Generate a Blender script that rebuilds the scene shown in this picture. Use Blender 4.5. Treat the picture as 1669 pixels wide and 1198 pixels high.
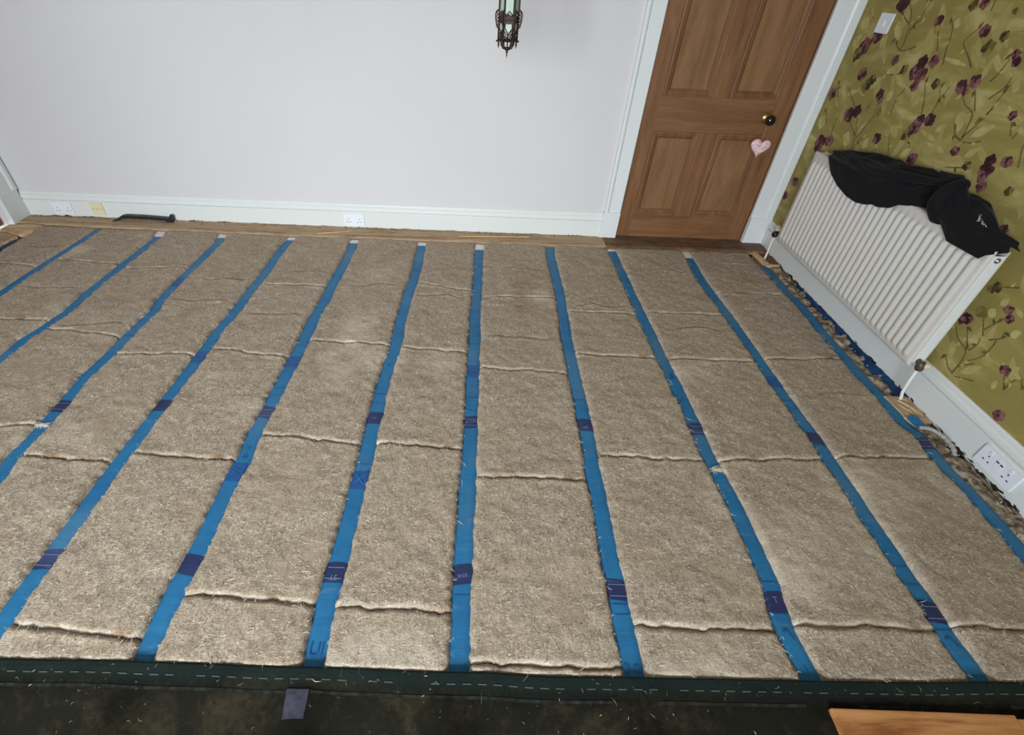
import bpy, bmesh, math, random
import numpy as np
from mathutils import Vector, Matrix

# ---------------------------------------------------------------- clearing
for o in list(bpy.data.objects):
    bpy.data.objects.remove(o)
C = bpy.context.scene.collection
scn = bpy.context.scene
R = math.radians

# ---------------------------------------------------------------- camera
cam = bpy.data.cameras.new('camera')
cam.sensor_fit = 'HORIZONTAL'
cam.sensor_width = 36.0
cam.lens = 788.6 / 1669 * 36
cam.shift_x = 59.15 / 1669
cam.shift_y = 4.79 / 1669
cam.clip_start = 0.02
co = bpy.data.objects.new('camera', cam)
C.objects.link(co)
rt, up, fw = Vector((0.9993, 0.0243, 0.0296)), Vector((-0.0383, 0.6398, 0.7676)), Vector((0.0003, 0.7681, -0.6403))
fw.normalize(); rt = (rt - fw * rt.dot(fw)).normalized(); up = rt.cross(fw)
co.matrix_world = Matrix(((rt.x, up.x, -fw.x, -0.0429), (rt.y, up.y, -fw.y, -3.1494), (rt.z, up.z, -fw.z, 1.4837), (0, 0, 0, 1)))
scn.camera = co

# ---------------------------------------------------------------- daylight and exposure
w = bpy.data.worlds.new('world')
scn.world = w
w.use_nodes = True
bg = w.node_tree.nodes['Background']
bg.inputs[0].default_value = (0.86, 0.93, 1.0, 1)
bg.inputs[1].default_value = 3.4
def window_light(name, loc, sx, sy, power, col, rot):
    l = bpy.data.lights.new(name, 'AREA')
    l.shape = 'RECTANGLE'; l.size = sx; l.size_y = sy; l.energy = power; l.color = col
    o = bpy.data.objects.new(name, l); C.objects.link(o)
    o.location = loc; o.rotation_euler = rot
    return o
WIN = (-2.5, 0.1, 0.62, 2.30)          # the window opening in the wall behind the camera: x0, x1, z0, z1
YF = -5.6
wl = window_light('window_daylight', (-1.25, YF - 0.45, 1.75), 2.3, 1.3, 165, (0.85, 0.93, 1.0), (R(90 - 22), 0, R(-8)))
wl.data.spread = R(104)
scn.view_settings.view_transform = 'Standard'
scn.view_settings.look = 'None'
scn.view_settings.gamma = 1
scn.view_settings.use_curve_mapping = False
scn.view_settings.exposure = -0.05
scn.cycles.max_bounces = 8
scn.cycles.diffuse_bounces = 5

# ---------------------------------------------------------------- noise
rng = np.random.default_rng(7)
random.seed(7)
def _h(ix, iy, s):
    n = (ix.astype(np.int64) * 374761393 + iy.astype(np.int64) * 668265263 + s * 974634211) & 0xffffffff
    n = ((n ^ (n >> 13)) * 1274126177) & 0xffffffff
    return ((n ^ (n >> 16)) & 0xffff) / 65535.0
def vn(x, y, s=0):
    x = np.asarray(x, float); y = np.asarray(y, float)
    ix, iy = np.floor(x), np.floor(y); fx, fy = x - ix, y - iy
    fx = fx * fx * (3 - 2 * fx); fy = fy * fy * (3 - 2 * fy)
    a, b, c, d = _h(ix, iy, s), _h(ix + 1, iy, s), _h(ix, iy + 1, s), _h(ix + 1, iy + 1, s)
    return (a + (b - a) * fx) * (1 - fy) + (c + (d - c) * fx) * fy - 0.5
def fbm(x, y, s=0, o=3):
    t = 0; a = 1.0
    for k in range(o):
        t = t + vn(np.asarray(x) * 2 ** k, np.asarray(y) * 2 ** k, s + 17 * k) * a; a *= .5
    return t

# ---------------------------------------------------------------- materials
def srgb(r, g, b):
    f = lambda c: (c / 255 / 12.92) if c <= 10 else ((c / 255 + .055) / 1.055) ** 2.4
    return (f(r), f(g), f(b), 1)
def M(name, col, rough=.6, metal=0.0, spec=.5):
    m = bpy.data.materials.new(name); m.use_nodes = True
    b = m.node_tree.nodes['Principled BSDF']
    b.inputs['Base Color'].default_value = col
    b.inputs['Roughness'].default_value = rough
    b.inputs['Metallic'].default_value = metal
    b.inputs['Specular IOR Level'].default_value = spec
    return m
class NT:
    def __init__(s, m):
        s.t = m.node_tree; s.b = s.t.nodes['Principled BSDF']
        tc = s.t.nodes.new('ShaderNodeTexCoord'); s.obj = tc.outputs['Object']
        oi = s.t.nodes.new('ShaderNodeObjectInfo'); s.rnd = oi.outputs['Random']
        v = s.t.nodes.new('ShaderNodeVectorMath'); v.operation = 'MULTIPLY_ADD'
        sc = s.t.nodes.new('ShaderNodeVectorMath'); sc.operation = 'SCALE'
        sc.inputs[0].default_value = (37, 53, 29)
        s.t.links.new(s.rnd, sc.inputs[3])
        v.inputs[1].default_value = (1, 1, 1)
        s.t.links.new(s.obj, v.inputs[0]); s.t.links.new(sc.outputs[0], v.inputs[2])
        s.co = v.outputs[0]
    def map(s, scale=(1, 1, 1), rot=(0, 0, 0), src=None):
        m = s.t.nodes.new('ShaderNodeMapping'); m.inputs['Scale'].default_value = scale; m.inputs['Rotation'].default_value = rot
        s.t.links.new(src or s.co, m.inputs[0]); return m.outputs[0]
    def noise(s, scale, detail=4, dist=0, vec=None, rough=.55):
        n = s.t.nodes.new('ShaderNodeTexNoise'); n.inputs['Scale'].default_value = scale; n.inputs['Detail'].default_value = detail
        n.inputs['Distortion'].default_value = dist; n.inputs['Roughness'].default_value = rough
        s.t.links.new(vec or s.co, n.inputs['Vector']); return n.outputs['Fac']
    def ramp(s, fac, stops):
        r = s.t.nodes.new('ShaderNodeValToRGB'); e = r.color_ramp.elements
        e[0].position, e[0].color = stops[0]; e[1].position, e[1].color = stops[-1]
        for p, c in stops[1:-1]:
            k = e.new(p); k.color = c
        s.t.links.new(fac, r.inputs[0]); return r.outputs[0]
    def mix(s, fac, a, b, mode='MIX'):
        m = s.t.nodes.new('ShaderNodeMix'); m.data_type = 'RGBA'; m.blend_type = mode
        for sock, v in ((m.inputs[0], fac), (m.inputs[6], a), (m.inputs[7], b)):
            if hasattr(v, 'links'): s.t.links.new(v, sock)
            else: sock.default_value = v
        return m.outputs[2]
    def math(s, op, a, b=0.0):
        m = s.t.nodes.new('ShaderNodeMath'); m.operation = op
        for sock, v in ((m.inputs[0], a), (m.inputs[1], b)):
            if hasattr(v, 'links'): s.t.links.new(v, sock)
            else: sock.default_value = v
        return m.outputs[0]
    def attr(s, n):
        a = s.t.nodes.new('ShaderNodeAttribute'); a.attribute_name = n; return a.outputs['Fac']
    def bump(s, h, strength=.5, dist=.002):
        b = s.t.nodes.new('ShaderNodeBump'); b.inputs['Strength'].default_value = strength; b.inputs['Distance'].default_value = dist
        s.t.links.new(h, b.inputs['Height']); s.t.links.new(b.outputs[0], s.b.inputs['Normal'])
    def col(s, c): s.t.links.new(c, s.b.inputs['Base Color'])
    def rough(s, c): s.t.links.new(c, s.b.inputs['Roughness'])
G = lambda v: (v, v, v, 1)
MAT = {}
# felt-like fibre insulation
m = MAT['fibre'] = M('fibre_insulation', srgb(170, 148, 122), .95, spec=.1); n = NT(m)
f1 = n.noise(190, 5, 1.2, n.map((1, .34, 1), (0, 0, .6)))
f2 = n.noise(220, 5, 1.2, n.map((.34, 1, 1), (0, 0, .35)))
f = n.math('MULTIPLY', n.math('ADD', f1, f2), .5)
big = n.noise(5, 4, .5)
c = n.ramp(f, [(.36, srgb(104, 91, 75)), (.45, srgb(146, 130, 111)), (.53, srgb(170, 155, 136)), (.62, srgb(198, 186, 169))])
c = n.mix(n.ramp(big, [(.3, G(0)), (.7, G(.55))]), c, srgb(158, 138, 115), 'MIX')
fl = n.noise(70, 2, .3)
c = n.mix(n.ramp(fl, [(.69, G(0)), (.76, G(.7))]), c, srgb(92, 72, 52))
c = n.mix(n.ramp(n.noise(95, 2, .3), [(.70, G(0)), (.76, G(.8))]), c, srgb(228, 216, 198))
c = n.mix(n.attr('pale'), c, srgb(222, 208, 188))
c = n.mix(n.attr('brown'), c, srgb(118, 84, 50))
n.col(c); n.bump(n.math('ADD', f, n.math('MULTIPLY', n.noise(48, 4, .8), .45)), 1.0, .0045)
MAT['strand_pale'] = M('fibre_strand_pale', srgb(214, 198, 174), .8, spec=.2)
MAT['strand_brown'] = M('fibre_strand_brown', srgb(126, 100, 72), .9, spec=.1)
MAT['fluff'] = M('dull_fluff', srgb(138, 126, 104), .9, spec=.1)
MAT['straw'] = M('straw_chip', srgb(196, 182, 152), .8)
# rubble insulation by the right wall
m = MAT['old_fibre'] = M('dusty_old_fibre', srgb(120, 100, 80), .95, spec=.1); n = NT(m)
c = n.ramp(n.noise(26, 6, 1.5), [(.3, srgb(74, 64, 54)), (.48, srgb(136, 120, 100)), (.66, srgb(180, 164, 142))])
n.col(c); n.bump(n.noise(70, 5, 1), .9, .006)
# blue membrane
def membrane(name, col, dark, pale):
    m = M(name, col, .5, spec=.3); n = NT(m)
    c = n.mix(n.ramp(n.noise(9, 4, .4), [(.35, G(0)), (.7, G(1))]), dark, col)
    st = n.noise(60, 3, .2, n.map((.12, 1, 1)))
    c = n.mix(n.ramp(st, [(.62, G(0)), (.72, G(.55))]), c, pale)
    c = n.mix(n.attr('pale'), c, pale)
    n.col(c); n.bump(n.noise(34, 4, .6, n.map((.3, 1, 1))), .35, .004)
    return m
MAT['blue'] = membrane('blue_membrane', srgb(38, 108, 148), srgb(33, 97, 140), srgb(82, 118, 140))
MAT['navy'] = membrane('navy_print', srgb(42, 52, 90), srgb(36, 43, 76), srgb(78, 88, 120))
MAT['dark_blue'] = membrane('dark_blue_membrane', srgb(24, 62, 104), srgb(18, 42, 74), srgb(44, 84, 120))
MAT['print_blue'] = M('dark_blue_ink', srgb(24, 74, 132), .5)
MAT['print_pale'] = M('pale_ink', srgb(104, 114, 150), .6)
MAT['white_end'] = M('white_membrane_back', srgb(214, 208, 206), .7)
# black roofing-like sheet
m = MAT['black_sheet'] = M('black_membrane', srgb(30, 30, 25), .9, spec=.05); n = NT(m)
d = n.noise(7, 6, .6); d2 = n.noise(60, 4, .6)
c = n.mix(n.ramp(n.math('MULTIPLY', d, n.math('ADD', d2, .5)), [(.46, G(0)), (.80, G(.7))]), srgb(22, 21, 15), srgb(52, 45, 31))
c = n.mix(n.attr('pale'), c, srgb(34, 46, 44))
c = n.mix(n.ramp(n.noise(160, 2), [(.735, G(0)), (.78, G(.6))]), c, srgb(130, 116, 90))
n.col(c); n.bump(n.noise(30, 5, .6), .4, .004)
MAT['sheet_print'] = M('grey_print', srgb(80, 90, 87), .8, spec=.2)
m = MAT['sheet_band'] = M('grey_band_print', srgb(62, 74, 70), .9, spec=.05); n = NT(m)
n.col(n.ramp(n.noise(50, 3, 0, n.map((1, .3, 1))), [(.4, srgb(27, 28, 23)), (.68, srgb(42, 47, 43))]))
m = MAT['patch'] = M('purple_tape', srgb(82, 78, 104), .4); n = NT(m)
n.col(n.ramp(n.noise(70, 4, .5), [(.3, srgb(38, 35, 42)), (.7, srgb(58, 56, 70))]))
# wood
def wood(name, dark, mid, light, scale=(2, 26, 26), rough=.55, dust=None, spec=.4, axis_rot=(0, 0, 0), bumps=.15):
    m = M(name, mid, rough, spec=spec); n = NT(m)
    v = n.map(scale, axis_rot)
    g = n.noise(1, 8, .8, v, .6)
    g2 = n.noise(7, 4, .3, v)
    k = n.math('ADD', n.math('MULTIPLY', g, .75), n.math('MULTIPLY', g2, .25))
    c = n.ramp(k, [(.36, dark), (.5, mid), (.66, light)])
    if dust:
        c = n.mix(n.ramp(n.noise(11, 6, .6), [(.42, G(0)), (.68, G(.85))]), c, dust)
    n.col(c); n.bump(g2, bumps, .001)
    return m
MAT['door_v'] = wood('door_pine_upright', srgb(98, 65, 38), srgb(118, 80, 49), srgb(134, 94, 60), (22, 22, 2.2))
MAT['door_h'] = wood('door_pine_level', srgb(98, 65, 38), srgb(118, 80, 49), srgb(134, 94, 60), (2.2, 22, 22))
MAT['door_panel'] = wood('door_pine_panel', srgb(110, 77, 48), srgb(126, 90, 58), srgb(138, 102, 69), (13, 13, 1.6))
MAT['board'] = wood('dusty_floorboard', srgb(120, 94, 68), srgb(166, 138, 106), srgb(190, 164, 132), (3, 30, 30), .85, srgb(166, 148, 124), .15)
MAT['board_edge'] = wood('red_board_edge', srgb(96, 64, 46), srgb(136, 102, 78), srgb(166, 134, 106), (3, 40, 40), .8, srgb(132, 108, 84), .15)
MAT['threshold'] = wood('dark_threshold_board', srgb(66, 44, 30), srgb(100, 70, 48), srgb(128, 96, 70), (3, 30, 30), .75, srgb(110, 94, 78), .2)
MAT['cut_wood'] = wood('pale_cut_wood', srgb(166, 132, 92), srgb(206, 176, 134), srgb(224, 198, 160), (4, 40, 40), .85, srgb(160, 138, 110), .15)
MAT['sliver'] = wood('split_wood_sliver', srgb(176, 138, 96), srgb(206, 170, 126), srgb(226, 196, 154), (4, 50, 50), .8, None, .2)
MAT['plank'] = wood('orange_pine_plank', srgb(132, 80, 44), srgb(176, 120, 72), srgb(196, 144, 92), (2.4, 17, 17), .6, None, .25)
MAT['timber'] = wood('joist_timber', srgb(80, 58, 40), srgb(120, 92, 64), srgb(150, 120, 88), (20, 2, 20), .9)
# painted surfaces
m = MAT['wall'] = M('lilac_white_emulsion', srgb(227, 222, 224), .75, spec=.25); n = NT(m)
n.col(n.ramp(n.noise(1.1, 3, .3), [(.3, srgb(203, 199, 199)), (.7, srgb(207, 203, 202))])); n.bump(n.noise(60, 3), .06, .001)
def gloss(name, col, wear):
    m = M(name, col, .28, spec=.5); n = NT(m)
    sep = n.t.nodes.new('ShaderNodeSeparateXYZ'); n.t.links.new(n.obj, sep.inputs[0])
    k = n.math('SUBTRACT', n.noise(22, 5, .4, n.map((1, 1, 2.2))), n.math('MULTIPLY', sep.outputs[2], 13.0))
    c = n.mix(n.ramp(k, [(.44, G(0)), (.46, G(1))]), col, wear)
    n.col(c); n.bump(n.noise(14, 3), .05, .002)
    return m
MAT['gloss'] = M('white_gloss_paint', srgb(214, 217, 216), .3)
MAT['gloss_worn'] = gloss('white_gloss_paint_chipped', srgb(214, 216, 212), srgb(42, 37, 32))
MAT['ceiling'] = M('ceiling_white', srgb(236, 236, 232), .9)
m = MAT['paper'] = M('olive_wallpaper', srgb(148, 134, 62), .8, spec=.2); n = NT(m)
c = n.ramp(n.noise(8, 5, 1.1, n.map((1, .45, 1.1), (.75, 0, 0))), [(.30, srgb(138, 124, 70)), (.52, srgb(148, 134, 76)), (.60, srgb(162, 148, 90)), (.70, srgb(182, 168, 114))])
n.col(c)
def ink(name, a, b, sc=34):
    m = M(name, a, .8, spec=.2); n = NT(m)
    n.col(n.ramp(n.noise(sc, 4, .8), [(.38, a), (.64, b)])); return m
MAT['bloom0'] = ink('plum_print', srgb(50, 26, 28), srgb(86, 48, 52))
MAT['bloom1'] = ink('mauve_print', srgb(96, 54, 58), srgb(144, 98, 100))
MAT['bloom2'] = ink('dark_olive_print', srgb(48, 42, 20), srgb(92, 82, 44))
MAT['bloom3'] = ink('grey_olive_print', srgb(104, 96, 50), srgb(136, 126, 76))
MAT['stem'] = ink('stem_print', srgb(84, 74, 40), srgb(112, 100, 58))
MAT['stroke'] = ink('faint_leaf_print', srgb(156, 142, 84), srgb(170, 156, 100), 12)
MAT['leaf'] = ink('pale_leaf_print', srgb(158, 146, 84), srgb(182, 170, 114), 16)
# smaller things
MAT['rad'] = M('radiator_enamel', srgb(200, 195, 188), .3)
MAT['grille'] = M('radiator_grille_grey', srgb(150, 140, 128), .5)
MAT['plastic'] = M('white_plastic', srgb(224, 226, 232), .3)
MAT['cream'] = M('cream_plastic', srgb(216, 206, 168), .4)
MAT['hole'] = M('socket_hole', srgb(34, 34, 38), .8)
MAT['black_plastic'] = M('black_plastic', srgb(22, 22, 24), .4)
MAT['chrome'] = M('chrome', srgb(190, 190, 190), .2, 1)
MAT['brown_metal'] = M('tarnished_fitting', srgb(98, 84, 66), .5, .6)
MAT['beige'] = M('beige_cap', srgb(206, 188, 160), .5)
MAT['pipe'] = M('white_painted_pipe', srgb(226, 224, 218), .35)
MAT['brass'] = M('brass', srgb(196, 158, 88), .25, 1)
MAT['knob'] = M('black_china', srgb(8, 8, 10), .06, 0, .8)
MAT['bar'] = M('black_steel', srgb(44, 44, 48), .45, .5)
m = MAT['cloth'] = M('black_cloth', srgb(13, 13, 15), .85, spec=.2); n = NT(m)
n.b.inputs['Sheen Weight'].default_value = .04
n.bump(n.noise(26, 5, .8), .4, .006)
MAT['logo'] = M('white_stitching', srgb(196, 196, 200), .7)
m = MAT['heart'] = M('pink_floral_print', srgb(222, 180, 184), .7); n = NT(m)
v = n.t.nodes.new('ShaderNodeTexVoronoi'); v.inputs['Scale'].default_value = 120; n.t.links.new(n.obj, v.inputs['Vector'])
n.col(n.ramp(v.outputs['Distance'], [(.16, srgb(134, 66, 76)), (.32, srgb(204, 148, 154)), (.5, srgb(226, 204, 202))]))
MAT['heart_edge'] = M('rose_piping', srgb(186, 92, 98), .7)
MAT['string'] = M('jute_string', srgb(168, 120, 92), .9)
m = MAT['bronze'] = M('dark_bronze', srgb(56, 42, 40), .6, .4); n = NT(m)
n.col(n.ramp(n.noise(60, 4), [(.35, srgb(42, 32, 33)), (.68, srgb(78, 54, 40))]))
m = MAT['glass'] = M('pale_green_glass', srgb(206, 232, 212), .35); n = NT(m)
n.b.inputs['Transmission Weight'].default_value = .35
n.col(n.ramp(n.noise(40, 3, 0, n.map((1, 1, .12))), [(.3, srgb(172, 196, 176)), (.7, srgb(200, 220, 204))]))
MAT['clear'] = M('window_glass', (1, 1, 1, 1), 0.0); MAT['clear'].node_tree.nodes['Principled BSDF'].inputs['Transmission Weight'].default_value = 1
MAT['conduit'] = M('grey_ribbed_plastic', srgb(150, 147, 140), .5)
MAT['subfloor'] = M('dark_void', srgb(60, 52, 44), .95)

# ---------------------------------------------------------------- mesh helpers
class MB:
    def __init__(s): s.v = []; s.f = []; s.m = []; s.mats = []; s.sm = []
    def _mi(s, mat):
        if mat not in s.mats: s.mats.append(mat)
        return s.mats.index(mat)
    def add(s, V, F, mat, smooth=False):
        k = len(s.v); s.v += [tuple(map(float, p)) for p in V]
        i = s._mi(mat)
        for f in F: s.f.append([a + k for a in f]); s.m.append(i); s.sm.append(smooth)
        return s
    def box(s, lo, hi, mat, bevel=0.0):
        lo, hi = np.array(lo, float), np.array(hi, float)
        if bevel <= 0:
            V = [(x, y, z) for x in (lo[0], hi[0]) for y in (lo[1], hi[1]) for z in (lo[2], hi[2])]
            F = [(0, 1, 3, 2), (4, 6, 7, 5), (0, 4, 5, 1), (2, 3, 7, 6), (0, 2, 6, 4), (1, 5, 7, 3)]
            return s.add(V, F, mat)
        bm = bmesh.new(); bmesh.ops.create_cube(bm, size=1)
        for v in bm.verts: v.co = Vector((lo + hi) / 2) + Vector((v.co.x * (hi - lo)[0], v.co.y * (hi - lo)[1], v.co.z * (hi - lo)[2]))
        bmesh.ops.bevel(bm, geom=list(bm.edges), offset=bevel, segments=2, affect='EDGES', profile=.6)
        bm.verts.index_update()
        s.add([v.co for v in bm.verts], [[v.index for v in f.verts] for f in bm.faces], mat); bm.free(); return s
    def prism(s, poly, d, mat, origin=(0, 0, 0), u=(1, 0, 0), v=(0, 1, 0), smooth=False):
        """polygon in (u, v) extruded by vector d"""
        u, v, d, o = map(lambda a: np.array(a, float), (u, v, d, origin))
        P = [o + u * a + v * b for a, b in poly]; n = len(P)
        V = P + [p + d for p in P]
        F = [list(range(n)), list(range(2 * n - 1, n - 1, -1))] + [(i, i + n, (i + 1) % n + n, (i + 1) % n) for i in range(n)]
        return s.add(V, F, mat, smooth)
    def tube(s, path, r, mat, n=8, caps=True, smooth=True):
        P = [np.array(p, float) for p in path]; rr = r if hasattr(r, '__len__') else [r] * len(P)
        V = []; F = []
        ref = None
        for i, p in enumerate(P):
            t = P[min(i + 1, len(P) - 1)] - P[max(i - 1, 0)]; t /= np.linalg.norm(t) + 1e-12
            if ref is None or abs(ref @ t) > .95:
                ref = np.array((0, 0, 1.)) if abs(t[2]) < .9 else np.array((1., 0, 0))
            a = np.cross(t, ref); a /= np.linalg.norm(a); b = np.cross(t, a); ref = -b if b @ ref < 0 else b
            a = np.cross(t, ref); a /= np.linalg.norm(a); b = np.cross(a, t)
            for k in range(n):
                an = 2 * math.pi * k / n; V.append(p + (a * math.cos(an) + b * math.sin(an)) * rr[i])
        for i in range(len(P) - 1):
            for k in range(n):
                F.append((i * n + k, i * n + (k + 1) % n, (i + 1) * n + (k + 1) % n, (i + 1) * n + k))
        if caps: F += [list(range(n - 1, -1, -1)), [(len(P) - 1) * n + k for k in range(n)]]
        return s.add(V, F, mat, smooth)
    def lathe(s, prof, c, axis, mat, n=20, smooth=True):
        """profile [(r, h)] turned about axis through c"""
        ax = np.array(axis, float); ax /= np.linalg.norm(ax)
        a = np.cross(ax, (0, 0, 1.) if abs(ax[2]) < .9 else (1., 0, 0)); a /= np.linalg.norm(a); b = np.cross(ax, a)
        V = []; F = []
        for r, h in prof:
            for k in range(n):
                an = 2 * math.pi * k / n; V.append(np.array(c) + ax * h + (a * math.cos(an) + b * math.sin(an)) * max(r, 1e-4))
        for i in range(len(prof) - 1):
            for k in range(n): F.append((i * n + k, i * n + (k + 1) % n, (i + 1) * n + (k + 1) % n, (i + 1) * n + k))
        F += [list(range(n - 1, -1, -1)), [(len(prof) - 1) * n + k for k in range(n)]]
        return s.add(V, F, mat, smooth)
    def grid(s, X, Y, Z, mat, smooth=True):
        a, b = X.shape; V = np.stack([X, Y, Z], -1).reshape(-1, 3)
        F = [(i * b + j, (i + 1) * b + j, (i + 1) * b + j + 1, i * b + j + 1) for i in range(a - 1) for j in range(b - 1)]
        return s.add(V, F, mat, smooth)
    def build(s, name, parent=None, loc=None, attrs=None):
        me = bpy.data.meshes.new(name)
        V = np.array(s.v)
        L = np.array(loc if loc is not None else (0, 0, 0), float)
        if parent is not None:
            L = np.array(parent['_w'] if '_w' in parent else (0, 0, 0), float); o_loc = (0, 0, 0)
        else: o_loc = tuple(L)
        me.from_pydata((V - L).tolist(), [], s.f)
        for k in s.mats: me.materials.append(MAT[k])
        me.polygons.foreach_set('material_index', s.m); me.polygons.foreach_set('use_smooth', s.sm)
        if attrs:
            for k, vals in attrs.items():
                at = me.attributes.new(k, 'FLOAT', 'POINT'); at.data.foreach_set('value', np.asarray(vals, np.float32).ravel())
        bm = bmesh.new(); bm.from_mesh(me); bmesh.ops.recalc_face_normals(bm, faces=bm.faces) if len(s.f) < 3000 and not attrs else None
        if len(s.f) < 3000 and not attrs: bm.to_mesh(me)
        bm.free(); me.update()
        o = bpy.data.objects.new(name, me); C.objects.link(o)
        if parent is not None: o.parent = parent; o['_w'] = tuple(L)
        else: o.location = o_loc; o['_w'] = tuple(L)
        return o
def tag(o, label=None, cat=None, group=None, kind=None):
    if label: o['label'] = label
    if cat: o['category'] = cat
    if group: o['group'] = group
    if kind: o['kind'] = kind
    return o
def empty(name, loc, label=None, cat=None, group=None, kind=None):
    o = bpy.data.objects.new(name, None); C.objects.link(o); o.location = loc; o['_w'] = tuple(loc); o.empty_display_size = .05
    return tag(o, label, cat, group, kind)
def smooth_poly(P, step):
    P = np.array(P, float); d = np.r_[0, np.cumsum(np.linalg.norm(np.diff(P, axis=0), axis=1))]
    n = max(2, int(d[-1] / step) + 1); t = np.linspace(0, d[-1], n)
    return np.stack([np.interp(t, d, P[:, k]) for k in range(P.shape[1])], 1)
def catmull(P, n=6):
    P = [np.array(p, float) for p in P]; Q = [2 * P[0] - P[1]] + P + [2 * P[-1] - P[-2]]; out = []
    for i in range(1, len(Q) - 2):
        for k in range(n):
            t = k / n; a, b, c, d = Q[i - 1], Q[i], Q[i + 1], Q[i + 2]
            out.append(.5 * (2 * b + (c - a) * t + (2 * a - 5 * b + 4 * c - d) * t * t + (3 * b - a - 3 * c + d) * t ** 3))
    out.append(P[-1]); return out
ORD = ['first', 'second', 'third', 'fourth', 'fifth', 'sixth', 'seventh', 'eighth', 'ninth', 'tenth', 'eleventh', 'twelfth']

# ================================================================ THE SETTING
XL, XR, YB, ZC = -3.33, 1.995, 0.200, 2.75
ZB = 0.010                                    # where the skirtings end above the boards
floor = tag(MB().box((XL - .3, YF - .1, -.20), (XR + .3, YB + .3, -.165), 'subfloor').build('floor'), kind='structure')
tag(MB().box((XL - .2, YF - .2, ZC), (XR + .2, YB + .2, ZC + .1), 'ceiling').build('ceiling'), kind='structure')
DX0, DX1, DH = 0.928, 1.842, 2.04
b = MB()
b.box((XL - .2, YB, -.2), (DX0, YB + .14, ZC), 'wall').box((DX1, YB, -.2), (XR + .2, YB + .14, ZC), 'wall').box((DX0, YB, DH + .01), (DX1, YB + .14, ZC), 'wall').box((DX0, YB, -.2), (DX1, YB + .14, -.04), 'wall')
wall_back = tag(b.build('wall_back'), kind='structure')
# left wall with its doorway (the opening starts just past the back corner)
LY0, LY1 = -.83, .03
b = MB()
b.box((XL - .14, YF - .1, -.2), (XL, LY0, ZC), 'wall').box((XL - .14, LY1, -.2), (XL, YB, ZC), 'wall').box((XL - .14, LY0, DH), (XL, LY1, ZC), 'wall').box((XL - .14, LY0, -.2), (XL, LY1, -.05), 'wall')
tag(b.build('wall_left'), kind='structure')
wall_right = tag(MB().box((XR, YF - .1, .05), (XR + .14, YB, ZC), 'paper').box((XR, YF - .1, -.2), (XR + .14, YB, .05), 'subfloor').build('wall_right'), kind='structure')
x0, x1, z0, z1 = WIN
b = MB()
b.box((XL - .2, YF - .2, -.2), (x0, YF, ZC), 'wall').box((x1, YF - .2, -.2), (XR + .2, YF, ZC), 'wall').box((x0, YF - .2, -.2), (x1, YF, z0), 'wall').box((x0, YF - .2, z1), (x1, YF, ZC), 'wall')
tag(b.build('wall_front'), kind='structure')
b = MB()
for a in (x0, (x0 + x1) / 2 - .03, x1 - .06): b.box((a, YF - .09, z0), (a + .06, YF - .03, z1), 'gloss')
for a in (z0, (z0 + z1) / 2 - .03, z1 - .06): b.box((x0, YF - .085, a), (x1, YF - .035, a + .06), 'gloss')
b.box((x0 - .08, YF - .05, z0 - .05), (x1 + .08, YF + .12, z0), 'gloss', .008)
tag(b.build('window_1'), kind='structure')

# skirtings: board, quirk and moulded top
PROF = [(0, ZB), (.019, ZB), (.019, .124), (.0185, .126), (.009, .1275), (.009, .1325), (.0185, .135), (.0185, .140), (.0165, .152), (.0115, .158), (.0085, .1595), (.0085, .163), (.0105, .165), (.009, .173), (.004, .179), (0, .180)]
def skirting(name, p0, p1, nrm, mat='gloss_worn', foot=0.0):
    p0, p1, nrm = np.array(p0, float), np.array(p1, float), np.array(nrm, float)
    b = MB(); b.prism([(a, z if z > ZB else z + foot) for a, z in PROF], p1 - p0, mat, p0, nrm, (0, 0, 1)); return tag(b.build(name), kind='structure')
base_back = skirting('baseboard_back', (XL, YB, 0), (.822, YB, 0), (0, -1, 0))
base_right = skirting('baseboard_right', (XR, YB - .022, 0), (XR, YF, 0), (-1, 0, 0), foot=-.012)
skirting('baseboard_left', (XL, LY0 - .14, 0), (XL, YF, 0), (1, 0, 0))

# foot of the back skirting where paint and wood have broken away
b = MB(); rr = random.Random(9)
for xa, xb, h in ((-3.155, -3.087, .007), (-3.062, -3.005, .011), (-2.992, -2.755, .005), (-2.155, -2.055, .008), (-1.955, -1.84, .006), (-1.70, -1.66, .004), (-1.2, -1.15, .004), (-.62, -.55, .004), (-.3, -.22, .003), (.3, .38, .004), (.62, .70, .004)):
    n = 14; xs = np.linspace(xa, xb, n); hh = [h * rr.uniform(.35, 1.15) * math.sin(math.pi * (k + .35) / (n - .3)) ** .5 for k in range(n)]
    V = [(x, YB - .0194, ZB + .002) for x in xs] + [(x, YB - .0194, ZB + .003 + q) for x, q in zip(xs, hh)]
    b.add(V, [(i, i + 1, n + i + 1, n + i) for i in range(n - 1)], 'hole')
tag(b.build('chipped_foot', base_back), kind='stuff')

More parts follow.
